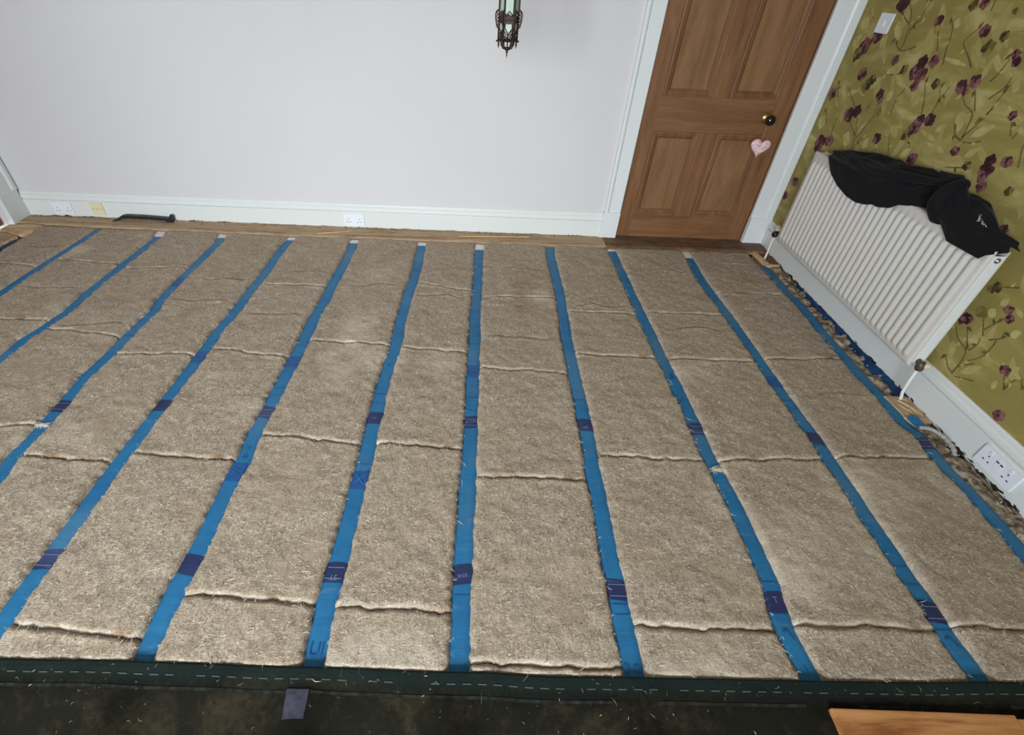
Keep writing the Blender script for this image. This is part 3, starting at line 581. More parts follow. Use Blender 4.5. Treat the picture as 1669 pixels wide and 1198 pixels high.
SEAMS = {
 0: [ (-2.958,-0.528,-2.761,-0.552) ],
 1: [ (-2.648,-0.455,-2.271,-0.489), (-2.516,-1.120,-2.394,-1.100) ],
 2: [ (-2.224,-0.525,-1.854,-0.503), (-2.212,-1.177,-1.841,-1.217), (-1.934,-1.866,-1.794,-1.829) ],
 3: [ (-1.781,-1.359,-1.412,-1.341), (-1.753,-1.984,-1.467,-2.000) ],
 4: [ (-1.319,-0.665,-0.948,-0.656), (-1.353,-1.288,-0.956,-1.337), (-1.334,-1.956,-0.958,-1.972), (-1.336,-2.582,-0.953,-2.611) ],
 5: [ (-0.886,-1.191,-0.485,-1.203), (-0.890,-1.833,-0.487,-1.868), (-0.880,-2.481,-0.493,-2.496) ],
 6: [ (-0.419,-0.580,-0.090,-0.652), (-0.420,-1.225,-0.086,-1.244), (-0.416,-1.855,-0.087,-1.874), (-0.431,-2.503,-0.089,-2.504) ],
 7: [ (-0.006,-0.708,0.394,-0.689), (-0.029,-1.356,0.400,-1.379), (-0.016,-2.000,0.393,-2.001), (-0.029,-2.643,0.394,-2.642) ],
 8: [ (0.468,-0.825,0.857,-0.836), (0.457,-1.215,0.866,-1.235), (0.468,-1.878,0.873,-1.882), (0.451,-2.523,0.883,-2.525) ],
 9: [ (0.927,-0.806,1.345,-0.809), (0.928,-1.231,1.369,-1.229), (0.947,-1.879,1.377,-1.856), (0.953,-2.502,1.357,-2.505) ],
 10: [ (1.438,-0.560,1.788,-0.549), (1.425,-1.201,1.829,-1.184), (1.419,-1.838,1.842,-1.827), (1.420,-2.488,1.635,-2.493) ],
}

STRIPS[0] = [(-3.125, .0), (-3.120, -2.7)]
STRIPS[1] += [(-2.716, -1.6), (-2.712, -2.75)]
STRIPS[2] += [(-2.262, -2.0), (-2.256, -2.75)]
STRIPS[3] += [(-1.778, -2.75)]
YEND = -2.70
def cx(i, Y):
    P = sorted(STRIPS[i], key=lambda p: p[1])
    return np.interp(Y, [p[1] for p in P], [p[0] for p in P])
def ribbon(i, y0, y1, half, z, mat, name, parent, cols=9, step=.012, wr=.0012, sd=0, skew=0.0, drop=True):
    ys = np.linspace(y0, y1, max(3, int(abs(y1 - y0) / step) + 1)); u = np.linspace(-1, 1, cols)
    Yg, U = np.meshgrid(ys, u, indexing='ij'); X = cx(i, Yg) + U * half
    a = np.abs(U * half); d = np.clip(a - .023, 0, None)
    Z = z - (d * .55 if drop else 0) + vn(X * 18, Yg * 55, 30 + i) * wr + vn(X * 60, Yg * 120, 31 + i) * wr * .5
    b = MB(); b.grid(X, Yg + U * skew, Z, mat)
    pale = np.clip(fbm(X * 3, Yg * 4, 40 + i) * 1.3 - .15, 0, .6)
    return b.build(name, parent, attrs={'pale': pale})
def text_mesh(txt, x, y, z, size, rot, mat, parent, name='printed_mark', sx=1.0, mirror=False):
    cu = bpy.data.curves.new('t', 'FONT'); cu.body = txt; cu.size = size; cu.align_x = 'CENTER'; cu.align_y = 'CENTER'
    o = bpy.data.objects.new('t', cu); C.objects.link(o)
    dg = bpy.context.evaluated_depsgraph_get(); me = bpy.data.meshes.new_from_object(o.evaluated_get(dg))
    bpy.data.objects.remove(o); bpy.data.curves.remove(cu)
    me.transform(Matrix.Translation((x - parent['_w'][0], y - parent['_w'][1], z - parent['_w'][2])) @ Matrix.Rotation(rot, 4, 'Z') @ Matrix.Diagonal((-sx if mirror else sx, 1, 1, 1)))
    me.name = name; me.materials.clear(); me.materials.append(MAT[mat])
    o = bpy.data.objects.new(name, me); C.objects.link(o); o.parent = parent; return o
BANDS = {3: (-1.712, None), 4: (-1.684, -2.387), 5: (-1.703, -2.387), 6: (-1.712, -2.394), 7: (-1.714, -2.384), 8: (-1.705, -2.415), 9: (-1.704, -2.435), 10: (-1.733, -2.447), 11: (-1.735, None), 0: (-1.7, -2.4), 1: (-1.70, -2.39), 2: (-1.70, -2.39)}
WHITE = {2: .075, 3: .055, 4: .05, 5: .06, 6: .055, 7: .085, 9: .03, 10: .09}
JOIST = {}
for i in range(12):
    ym = -1.35; xm = float(cx(i, np.linspace(-2.6, -.1, 20)).mean())
    lab = 'dark membrane covered joist at the left edge beside the threshold boards' if i == 0 else 'joist wrapped in bright blue membrane, %s blue joist from the left' % ORD[i - 1] if i < 11 else 'joist under blue membrane against the right skirting, beneath the radiator'
    j = empty('joist', (xm, ym, -.165), lab, 'joist', 'joists under blue membrane')
    JOIST[i] = j
    MB().box((xm - .020, YEND, -.165), (xm + .020, .0, -.012), 'timber').build('timber', j)
    ytop = {1: .0, 8: .006, 0: -.22, 11: -.165}.get(i, .004)
    wht = WHITE.get(i, 0)
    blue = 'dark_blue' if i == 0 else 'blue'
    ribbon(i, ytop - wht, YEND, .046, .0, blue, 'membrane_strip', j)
    if wht: tag(ribbon(i, ytop + .006, ytop - wht - .002, .040, .0006, 'white_end', 'bare_end', j), 'pale bare end of the strip at the back wall')
    for k, yb in enumerate(BANDS[i]):
        if yb is None: continue
        h = .034 if k == 0 else .033
        tag(ribbon(i, yb + h, yb - h, .040, .0012, 'navy', 'printed_band', j, wr=.0009, skew=.003 * ((i * 7) % 5 - 2)), 'dark navy printed band')
        for q in (-.020, .016):
            if (i + k) % 2: ribbon(i, yb + q + .0015, yb + q - .0015, .026, .0024, 'print_pale', 'printed_mark', j, cols=4, drop=False, wr=.0008)
    # ruled lines printed across the membrane
    for yb in {4: (-1.39,), 5: (-1.36, -1.55), 6: (-1.56, -1.62, -1.96, -2.0), 7: (-.83, -.85, -.87, -.93, -1.0, -1.06, -1.09, -1.16, -1.56, -1.64, -2.45), 8: (-.5, -.9, -1.55, -2.46, -2.49), 9: (-.42, -.47, -.52, -1.53, -2.37, -2.47), 10: (-1.0, -1.03, -1.06, -1.50, -1.55, -2.30, -2.36, -2.41, -2.50), 3: (-1.2,), 2: (-.9,)}.get(i, ()):
        ribbon(i, yb + .0012, yb - .0012, .024, .0014, 'print_blue', 'printed_line', j, cols=4, drop=False, wr=.0008)
# darker printed squares, then letters
for i, yb in ((7, -1.376), (6, -2.035), (4, -1.35), (5, -1.36), (10, -1.368), (11, -2.35), (5, -2.02), (3, -.66)):
    tag(ribbon(i, yb + .04, yb - .04, .027, .0013, 'print_blue' if i != 11 else 'navy', 'printed_square', JOIST[i], cols=5, drop=False, wr=.0008), 'darker printed square')
for i, t, y, sz, rot, mat, mir in ((7, 'K', -1.376, .062, 90, 'blue', 0), (6, 'X', -2.035, .070, 0, 'blue', 0), (4, 'L', -1.35, .04, 90, 'blue', 0), (6, 'P', -1.36, .034, 0, 'print_blue', 0), (6, 'UI', -2.622, .050, 0, 'print_blue', 0),
        (5, 'e', -1.90, .03, 60, 'print_blue', 0), (5, 'G', -1.945, .03, 0, 'print_blue', 0), (9, 'E', -1.357, .052, 180, 'print_blue', 1), (9, 'L', -1.523, .042, 180, 'print_blue', 1), (8, 'O C', -2.637, .030, 180, 'print_blue', 0),
        (7, 'eua', -2.387, .026, 12, 'print_pale', 0), (7, 'ATA', -1.714, .026, 12, 'print_pale', 0), (6, 'TE', -2.41, .026, 180, 'print_pale', 1), (6, 'II', -1.713, .024, 90, 'print_pale', 0), (10, '\u25a1', -1.368, .05, 0, 'blue', 0), (9, 'L', -2.53, .045, 200, 'print_blue', 0), (10, 'L', -2.535, .05, 200, 'print_blue', 0),
        (6, 'A', -.40, .05, 90, 'print_blue', 0), (7, 'Y', -.33, .04, 0, 'print_blue', 0), (4, 'O', -.21, .03, 0, 'print_blue', 0), (5, 'W', -2.02, .04, 90, 'blue', 0), (9, 'I', -2.63, .04, 10, 'print_blue', 0), (8, 'R', -1.72, .034, 90, 'print_pale', 0), (9, 'T', -2.43, .03, 0, 'print_pale', 0), (10, 'E', -2.29, .0, 0, 'print_blue', 0)):
    if sz: text_mesh(t, float(cx(i, y)), y, .0032, sz, R(rot), mat, JOIST[i], mirror=bool(mir), sx=.9)

# ================================================================ FIBRE INSULATION BATTS
FE = [(XL, -2.69), (-1.304, -2.675), (-.639, -2.668), (-.29, -2.666), (-.079, -2.667), (.393, -2.663), (.788, -2.656), (1.513, -2.636), (1.98, -2.624)]
def fedge(x): return np.interp(x, [p[0] for p in FE], [p[1] for p in FE]) + vn(x * 5, np.asarray(x) * 0, 81) * .006
SEAMS.update({})
FULL = {k: list(v) for k, v in SEAMS.items()}
for k, ys in {0: (-1.18, -1.83, -2.47), 1: (-1.76, -2.41), 2: (-2.5,), 3: (-2.63,)}.items():
    FULL[k] += [(-9, y, -9, y + .01) for y in ys]
WRINKLE = {0: [-.3], 1: [-.78], 2: [-1.13, -.2], 3: [-.86, -.62], 4: [-.50, -.98], 5: [-.62, -2.1], 6: [-.72, -1.95, -2.44], 7: [-.35, -1.1, -1.62], 8: [-.75, -1.58, -1.76], 9: [-.95, -.3, -2.1], 10: [-1.45, -.15, -2.05, -2.3]}
def strands(pts, dirs, L, wd, mat_b, mat, lift=.004, rz=None):
    """thin bent fibres: pts (n,3), dirs angle, length"""
    n = len(pts); an = dirs; cv = rng.uniform(-1.3, 1.3, n)
    d1 = np.stack([np.cos(an), np.sin(an), np.zeros(n)], 1); d2 = np.stack([np.cos(an + cv), np.sin(an + cv), np.zeros(n)], 1)
    nrm = np.stack([-np.sin(an + cv / 2), np.cos(an + cv / 2), np.zeros(n)], 1) * wd
    up = np.array((0, 0, 1.)); LL = L[:, None]
    a = pts; m = a + d1 * LL * .5 + up * lift; e = m + d2 * LL * .5 - up * lift * .8
    V = np.stack([a - nrm * .4, a + nrm * .4, m + nrm, m - nrm, e + nrm * .3, e - nrm * .3], 1).reshape(-1, 3)
    V[:, 2] += np.tile([0, 0, .0005, -.0002, 0, 0], n)
    F = []
    for k in range(n):
        o = 6 * k; F += [(o, o + 1, o + 2, o + 3), (o + 3, o + 2, o + 4, o + 5)]
    mat_b.add(V, F, mat)
def seam_y(s, t, sd):
    return s[1] + (s[3] - s[1]) * t + vn(t * 6, t * 0 + .5, sd) * .014 + vn(t * 19, t * 0 + .5, sd + 3) * .009 + vn(t * 50, t * 0 + .5, sd + 4) * .004
def edge_rag(Y, sd): return vn(Y * 9, Y * 0, sd) * .007 + vn(Y * 45, Y * 0, sd + 1) * .006 + vn(Y * 160, Y * 0, sd + 2) * .005
for k in range(11):
    sl = sorted(FULL[k], key=lambda s: -s[1])
    curves = [None] + sl + [None]
    for q in range(len(sl) + 1):
        sa, sb = curves[q], curves[q + 1]
        ya = sa[1] if sa else .008; yb = sb[1] if sb else -2.70
        nv = max(10, int((ya - yb) / .0095)); nu = 46
        u = np.linspace(0, 1, nu); v = np.linspace(0, 1, nv)
        u = u + .13 * np.sin(2 * np.pi * u) / (2 * np.pi) * -1; v = v - .10 * np.sin(2 * np.pi * v) / (2 * np.pi)
        V_, U_ = np.meshgrid(v, u, indexing='ij')
        YA = seam_y(sa, U_, 100 + k * 10 + q) - .0010 if sa else np.full_like(U_, .006 + (.02 if k < 2 or k > 8 else 0))
        YB_ = seam_y(sb, U_, 100 + k * 10 + q + 1) + .0010 if sb else np.full_like(U_, -2.70)
        Y = YA + (YB_ - YA) * V_
        hw = .0255
        xl = cx(k, Y) + hw + edge_rag(Y, 200 + k); xr = cx(k + 1, Y) - hw + edge_rag(Y, 300 + k)
        if k == 0: xl = np.full_like(Y, 0) + cx(0, Y) + .03 + edge_rag(Y, 200)
        X = xl + (xr - xl) * U_
        X = X + vn(X * 70, Y * 70, 50) * .004 * np.sin(np.pi * U_)
        ds = np.minimum(X - xl, xr - X); dv = np.minimum(YA - Y, Y - YB_)
        da = (YA - Y) if sa else 9 + Y * 0; db = (Y - YB_) if sb else 9 + Y * 0
        top = .013 + fbm(X * 7, Y * 7, 60 + k) * .006 + fbm(X * 28, Y * 28, 61) * .0042 + fbm(X * 90, Y * 90, 62, 2) * .0026
        for wy in WRINKLE.get(k, []):
            wl = wy + vn(U_ * 5, U_ * 0, 500 + k) * .05 + (U_ - .5) * .02; amp = np.clip(.6 + 2.2 * vn(U_ * 4, U_ * 0 + wy, 510), 0, 1)
            top -= .006 * amp * np.exp(-((Y - wl) / .006) ** 2); top += .004 * amp * np.exp(-((Y - wl + .014) / .009) ** 2)
        sd = 700 + k * 12 + q
        lipA = np.clip(.5 + 1.6 * vn(U_ * 5, U_ * 0, sd), 0, 1); lipB = np.clip(.65 + 1.5 * vn(U_ * 5, U_ * 0, sd + 1), 0, 1)
        if sa: top += .004 * lipA * np.exp(-((da - .012) / .010) ** 2)
        if sb: top += .0015 * (1 - lipB) * np.exp(-((db - .016) / .014) ** 2)
        Z = top * (1 - np.exp(-ds / .007)) - .015 * np.exp(-ds / .0045)
        Z = np.where(True, Z - .008 * np.exp(-np.clip(da, 0, None) / .0015) - .009 * np.exp(-np.clip(db, 0, None) / .0036), Z)
        Z -= .022 * np.clip((fedge(X) + .003 - Y) / .014, 0, 1)
        if not sa: Z -= .012 * np.exp(-np.clip(-(Y - .02), 0, None) / .012)
        pale = np.zeros_like(Z)
        if sa: pale += lipA * np.exp(-(da / .007) ** 2) * np.clip(.75 + 1.6 * vn(X * 60, Y * 60, 64), 0, 1) * .6
        if sb: pale += lipB * .95 * np.exp(-(db / .0085) ** 2) * np.clip(.8 + 1.2 * vn(X * 60, Y * 60, 65), 0, 1)
        pale += np.exp(-(ds / .005) ** 2) * .3
        pale += np.clip(fbm(X * 3, Y * 3, 66) - .25, 0, .3)
        br = np.zeros_like(Z)
        if sb: br += np.clip(vn(U_ * 6, U_ * 0, sd + 5) * 3 - .55, 0, 1) * np.exp(-((db - .006) / .012) ** 2)
        br += np.clip(fbm(X * 5, Y * 5, 67) - .38, 0, .5)
        where = 'left of the first blue joist' if k == 0 else 'between %s and %s blue joists' % (ORD[k - 1], ORD[k]) if k < 10 else 'beside the right skirting joist'
        rank = 'nearest the back wall' if q == 0 else 'at the black sheet' if q == len(sl) else '%s from the back' % ORD[q]
        b = MB(); b.grid(X, Y, Z, 'fibre')
        c = (float(X.mean()), float(Y.mean()), -.02)
        # closed underside, so that the batt has its thickness
        o = b.build('insulation_batt', loc=c, attrs={'pale': np.clip(pale, 0, 1), 'brown': np.clip(br, 0, 1)})
        tag(o, 'tan fibre insulation batt %s, %s' % (where, rank), 'insulation', 'insulation batts between the joists')
        # loose fibres standing off the felt, denser along the torn edges
        area = (ya - yb) * .43; n = int(area * 2600)
        iu = rng.integers(1, nu - 1, n); iv = rng.integers(1, nv - 1, n)
        e = rng.integers(0, 4, n // 8); ne = len(e)
        iu = np.r_[iu, np.where(e < 2, np.where(e == 0, 1, nu - 2), rng.integers(0, nu, ne))]; iv = np.r_[iv, np.where(e >= 2, np.where(e == 2, 1, nv - 2), rng.integers(0, nv, ne))]
        pts = np.stack([X[iv, iu], Y[iv, iu], Z[iv, iu] + .0005], 1); pts[:, :2] += rng.normal(0, .003, (len(pts), 2))
        ok = (Z[iv, iu] > .002) & (pts[:, 1] < 0); pts = pts[ok]; nn = len(pts)
        sb_ = MB(); mk = rng.random(nn) < .62
        L = np.where(np.arange(nn) > n * .75, .4, 1) * rng.gamma(3, .0045, nn) + .003; an = rng.uniform(0, 6.283, nn)
        strands(pts[mk], an[mk], L[mk], .00045, sb_, 'strand_pale', .003); strands(pts[~mk], an[~mk], L[~mk], .00045, sb_, 'strand_brown', .003)
        tag(sb_.build('loose_fibres', o), kind='stuff')

for i, tx, ty, lab in ((3, -1.795, -1.830, 'pale fibre tuft torn across the third blue joist, level with a batt seam'), (9, .915, -1.925, 'pale fibre tuft caught on the ninth blue joist, just below the navy band')):
    b = MB(); n = 90; P = np.stack([rng.uniform(-.026, .026, n) + tx, rng.normal(0, .005, n) + ty, rng.uniform(.002, .006, n)], 1)
    strands(P, rng.normal(.15, .5, n), rng.uniform(.010, .022, n), .0007, b, 'strand_pale', .003)
    tag(b.build('fibre_tuft', loc=(tx, ty, .002)), lab, 'fluff')

# ================================================================ BLACK SHEET IN THE FOREGROUND
JX = [float(cx(i, -2.6)) for i in range(12)]
def sheet_z(x, y):
    x = np.asarray(x, float); y = np.asarray(y, float); d = fedge(x) - y
    ridge = sum(np.exp(-((x - a) / .06) ** 2) for a in JX)
    s = np.clip((d - .05) / .14, 0, 1); s = s * s * (3 - 2 * s)
    return .0155 + .003 * np.clip(d / .02, 0, 1) - .055 * (1 - np.clip(ridge, 0, 1)) * s - .006 * s + fbm(x * 9, y * 9, 83) * .012 * np.clip(d / .08, .12, 1) + np.abs(vn(x * 5 + y * 9, y * 4 - x * 2, 85)) * .014 * s
xs = np.linspace(XL + .05, 1.97, 330); dd = np.r_[0, .0015, np.linspace(.006, .26, 36), np.linspace(.28, 1.7, 40)]
X, D = np.meshgrid(xs, dd, indexing='ij'); Y = fedge(X) - D; Z = sheet_z(X, Y); Z[:, 0] -= .006
b = MB(); b.grid(X, Y, Z, 'black_sheet')
sheet = b.build('membrane_sheet', loc=(0, -3.2, -.05), attrs={'pale': np.clip(1.1 - D / .055, 0, 1) * .9})
tag(sheet, 'black green edged membrane sheet with printed dashes across the foreground', 'membrane')
b = MB(); x = -3.2; rr = random.Random(5)
while x < 1.95:
    L = .0225; t = np.linspace(0, 1, 4); xx = np.r_[x + t * L, x + t * L]; yy = fedge(xx) - .032 + np.r_[np.full(4, .0014), np.full(4, -.0014)]
    if rr.random() < .92: b.add(list(zip(xx, yy, sheet_z(xx, yy) + .0012)), [(i, i + 1, i + 5, i + 4) for i in range(3)], 'sheet_print')
    x += .0415
tag(b.build('printed_dashes', sheet), kind='stuff')
b = MB()
for xa, xb in ((-3.2, -.5), (-.44, .37), (.47, .86), (1.0, 1.9)):
    xx = np.linspace(xa, xb, int((xb - xa) / .02)); g = np.stack([xx, xx]); yy = np.stack([fedge(xx) - .058, fedge(xx) - .0655])
    b.grid(g, yy, sheet_z(g, yy) + .0012, 'sheet_band')
tag(b.build('printed_bands', sheet), kind='stuff')
g, h = np.meshgrid(np.linspace(-.502, -.444, 9), np.linspace(-2.786, -2.722, 9), indexing='ij'); g = g + (h + 2.75) * -.02
b = MB(); b.grid(g, h, sheet_z(g, h) + .0022, 'patch'); tag(b.build('tape_patch', loc=(-.47, -2.754, -.02)), 'small purple grey tape patch stuck on the black sheet', 'tape')
# straw chips and fluff that fell on the sheet
b = MB(); n = 230
px = rng.uniform(-1.6, 1.9, n); py = fedge(px) - rng.gamma(1.4, .06, n) - .004
p = np.stack([px, py, sheet_z(px, py) + .0025], 1)
m1 = rng.random(n) < .22
strands(p[m1], rng.uniform(0, 6.28, m1.sum()), rng.gamma(2, .0025, m1.sum()) + .003, .0006, b, 'straw', .0015)
strands(p[~m1], rng.uniform(0, 6.28, (~m1).sum()), rng.gamma(2, .004, (~m1).sum()) + .003, .00035, b, 'fluff', .003)
tag(b.build('fallen_fibres', loc=(0, -2.75, 0)), 'pale fibres and chips scattered on the black foreground sheet', 'debris', kind='stuff')
# boards the photographer stands on
def plank(xa, xb, ya, yb, z, label, group=None):
    return tag(MB().box((xa, yb, z - .02), (xb, ya, z), 'plank', .0025).build('pine_plank', loc=((xa + xb) / 2, (ya + yb) / 2, z - .02)), label, 'plank', group)
plank(.913, 1.392, -2.722, -2.862, .032, 'orange pine plank at the lower right corner, its square end on the black sheet')
plank(1.395, 1.97, -2.730, -2.862, .030, 'pine plank butted on the right of the orange plank, beside the skirting')
for r in range(3): plank(.90, 1.97, -2.866 - .145 * r, -3.006 - .145 * r, .031, 'pine plank nearer the camera than the lower right plank, %s row' % ORD[r])

# ================================================================ RUBBLE AND OFFCUTS BY THE RIGHT SKIRTING
def rubble(name, ya, yb, label, sd):
    X, Y = np.meshgrid(np.linspace(1.872, 1.985, 20), np.linspace(ya, yb, int((ya - yb) / .010)), indexing='ij')
    Z = -.010 + fbm(X * 26, Y * 22, sd) * .026 + fbm(X * 80, Y * 80, sd + 1) * .010 - .010 * np.exp(-((X - 1.976) / .008) ** 2) - .014 * np.exp(-((X - 1.876) / .012) ** 2)
    b = MB(); b.grid(X, Y, Z, 'old_fibre'); return tag(b.build(name, loc=(1.925, (ya + yb) / 2, -.05)), label, 'insulation')
rubble('insulation_scrap', -.155, -1.448, 'dusty brown torn insulation in the gap under the radiator', 91)
rubble('insulation_scrap', -1.60, -2.74, 'dusty grey brown torn insulation under the near right double socket', 93)
ys = np.linspace(-.40, -1.455, 80); u = np.linspace(0, 1, 9); Yg, U = np.meshgrid(ys, u, indexing='ij')
wdt = np.interp(ys, [-1.455, -1.3, -1.0, -.7, -.4], [.060, .044, .026, .016, .004])[:, None]
X = 1.9725 - U * wdt + vn(Yg * 30, U * 3, 95) * .004; Z = .006 - U * .022 + vn(Yg * 26, U * 5, 96) * .008
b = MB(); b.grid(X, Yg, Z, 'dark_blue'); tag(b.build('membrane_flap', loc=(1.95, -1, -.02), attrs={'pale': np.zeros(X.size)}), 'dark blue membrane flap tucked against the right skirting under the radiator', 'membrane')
ys = np.linspace(-1.59, -1.66, 12); u = np.linspace(0, 1, 8); Yg, U = np.meshgrid(ys, u, indexing='ij')
X = 1.872 + U * .055; Z = .008 + np.sin(U * 3) * .010 + vn(Yg * 40, U * 4, 97) * .006
b = MB(); b.grid(X, Yg + U * .012, Z, 'blue'); tag(b.build('membrane_flap', loc=(1.9, -1.63, 0), attrs={'pale': np.zeros(X.size)}), 'bright blue membrane fold in front of the splintered board end', 'membrane')
pth = catmull([(1.884, -1.652, .012), (1.925, -1.668, .016), (1.952, -1.712, .012), (1.958, -1.765, .0), (1.952, -1.80, -.03)], 10)
b = MB(); b.tube(pth, [.0085 + (.002 if (k // 2) % 2 and k > 14 else 0) for k in range(len(pth))], 'conduit', 10)
tag(b.build('ribbed_conduit', loc=(1.93, -1.71, -.03)), 'pale grey ribbed conduit end poking out beside the right skirting', 'conduit')
# paint chips and dirt broken off along the skirtings
b = MB(); n = 150
px = np.r_[rng.uniform(XL + .1, .8, n), np.full(n, 1.966) - rng.gamma(1.5, .006, n)]; py = np.r_[np.full(n, .172) - rng.gamma(1.3, .008, n), rng.uniform(-2.6, .1, n)]
pz = np.r_[np.full(n, .016), np.full(n, -.008)]
for x, y, z in zip(px, py, pz):
    s = rng.uniform(.002, .006); a = rng.uniform(0, 6.28, 3)
    b.add([(x + math.cos(t) * s, y + math.sin(t) * s * .7, z + rng.uniform(0, .004)) for t in (a[0], a[0] + 2, a[0] + 4)] + [(x, y, z - .004)], [(0, 1, 2), (0, 1, 3), (1, 2, 3), (0, 2, 3)], 'bar' if rng.random() < .5 else ('gloss' if rng.random() < .15 else 'old_fibre'))
tag(b.build('paint_chips', loc=(0, 0, 0)), 'dark dirt and paint chips crumbled along the foot of the skirtings', 'debris', kind='stuff')

# ================================================================ RADIATOR
RY0, RY1, RZ0, RZ1, RXF, RXB = -.150, -1.440, .182, .728, 1.860, 1.943
rad = empty('radiator', (1.90, -.795, RZ0), 'white corrugated double panel radiator on the flowered wall', 'radiator')
def corrugated(name, xf, sgn, parent):
    nf = 31; ns = 10
    L = RY0 - RY1; m_ = .022
    ys = [RY0, RY0 - .004, RY0 - .012]
    pr = [0, 0, 0]
    for k in range(nf):
        for j in range(ns):
            t = j / ns
            ys.append(RY0 - m_ - (k + t) * (L - 2 * m_) / nf)
            c = .5 - .5 * math.cos(2 * math.pi * t); pr.append(c ** .8)
    ys += [RY1 + m_, RY1 + .012, RY1 + .004, RY1]; pr += [0, 0, 0, 0]
    zs = np.array([RZ0, RZ0 + .003, RZ0 + .010, RZ0 + .026, RZ0 + .034, RZ0 + .044, RZ1 - .058, RZ1 - .048, RZ1 - .040, RZ1 - .010, RZ1 - .003, RZ1])
    zp = np.array([0, 0, 0, 0, .45, 1, 1, .45, 0, 0, 0, 0]); zb = np.array([.010, .003, 0, 0, 0, 0, 0, 0, 0, 0, .003, .010])
    Yg, Zg = np.meshgrid(np.array(ys), zs, indexing='ij'); Pg = np.outer(pr, zp)
    eb = np.zeros(len(ys)); eb[0] = eb[-1] = .010; eb[1] = eb[-2] = .003
    X = xf + sgn * (Pg * -.011 + .006 + np.maximum(zb[None], eb[:, None]))
    b = MB(); b.grid(X, Yg, Zg, 'rad'); xk = xf + sgn * .020
    n = len(zs); V = []
    b.add([(xk, RY0, RZ0), (xk, RY1, RZ0), (xk, RY1, RZ1), (xk, RY0, RZ1), (xf + sgn * .014, RY0, RZ0), (xf + sgn * .014, RY1, RZ0), (xf + sgn * .014, RY1, RZ1), (xf + sgn * .014, RY0, RZ1)], [(0, 1, 2, 3), (0, 4, 5, 1), (1, 5, 6, 2), (2, 6, 7, 3), (3, 7, 4, 0)], 'rad')
    return b.build(name, parent)
tag(corrugated('front_panel', RXF, 1, rad), 'fluted front panel')
corrugated('rear_panel', RXB, -1, rad)
b = MB()
for x in (RXF + .022, RXF + .060): b.box((x - .002, RY1 + .03, RZ1 - .005), (x + .002, RY0 - .03, RZ1 + .001), 'rad')
for k in range(60):
    y = RY1 + .035 + k * (RY0 - RY1 - .07) / 59
    b.box((RXF + .022, y - .0035, RZ1 - .003), (RXF + .062, y + .0035, RZ1 + .0005), 'rad')
b.build('top_grille', rad)
for y in (RY0 - .006, RY1): MB().box((RXF + .020, y, RZ0 + .02), (RXB - .018, y + .006, RZ1 - .018), 'gloss', .002).build('side_panel', rad)  # paler than the enamel: window light on the radiator ends put into colour
b = MB(); b.lathe([(.011, 0), (.011, .006), (.008, .009), (.004, .009), (.004, .012)], (RXF + .041, RY1 + .002, RZ1 - .035), (0, -1, 0), 'chrome', 16); tag(b.build('bleed_valve', rad), 'metal bleed plug at the near top end')
b = MB()
for y in (-.42, -1.18): b.box((RXB - .02, y - .02, RZ0 + .06), (XR - .004, y + .02, RZ1 - .06), 'rad')
b.build('wall_bracket', rad)
# far valve: black lockshield and beige cap on a white pipe tail
b = MB(); b.tube([(1.892, RY0 + .075, .200), (1.892, RY0 + .052, .203), (1.895, RY0 - .004, .205)], [.013, .012, .011], 'brown_metal', 12)
v1 = b.build('valve', rad)
b = MB(); b.lathe([(.016, 0), (.018, .004), (.018, .028), (.014, .034)], (1.892, RY0 + .052, .203), (-.75, -.5, -.1), 'black_plastic', 18); tag(b.build('valve_cap', v1), 'black valve cap')
b = MB(); b.lathe([(.020, 0), (.022, .006), (.022, .044), (.019, .05)], (1.908, RY0 + .066, .208), (.25, .9, .25), 'beige', 18); tag(b.build('valve_cap', v1), 'beige valve cap')
tag(MB().tube(catmull([(1.894, RY0 + .060, .195), (1.897, RY0 + .075, .13), (1.905, RY0 + .082, .06), (1.910, RY0 + .090, -.04)], 6), .0065, 'pipe', 10).build('pipe_tail', rad), 'white painted pipe')
# near valve
b = MB(); b.tube([(1.902, RY1 + .004, .212), (1.902, RY1 - .024, .205)], .012, 'brown_metal', 12); b.lathe([(.015, -.018), (.017, -.010), (.017, .010), (.013, .022)], (1.902, RY1 - .022, .200), (.1, -.2, -1), 'brown_metal', 12)
v2 = b.build('valve', rad)
b = MB(); b.lathe([(.013, 0), (.014, .004), (.013, .022), (.009, .028)], (1.910, RY1 - .026, .205), (1, -.35, .1), 'beige', 16); tag(b.build('valve_cap', v2), 'beige valve cap')
tag(MB().tube(catmull([(1.902, RY1 - .022, .186), (1.904, RY1 - .024, .12), (1.915, RY1 - .022, .05), (1.925, RY1 - .026, .012), (1.925, RY1 - .03, -.05)], 6), .0065, 'pipe', 10).build('pipe_tail', rad), 'white painted pipe')

# ================================================================ BLACK JACKET ON THE RADIATOR
def px_curve(pts):
    a = np.array(pts); return lambda s: np.stack([np.interp(s, a[:, 0], a[:, k]) for k in range(1, a.shape[1])], -1)
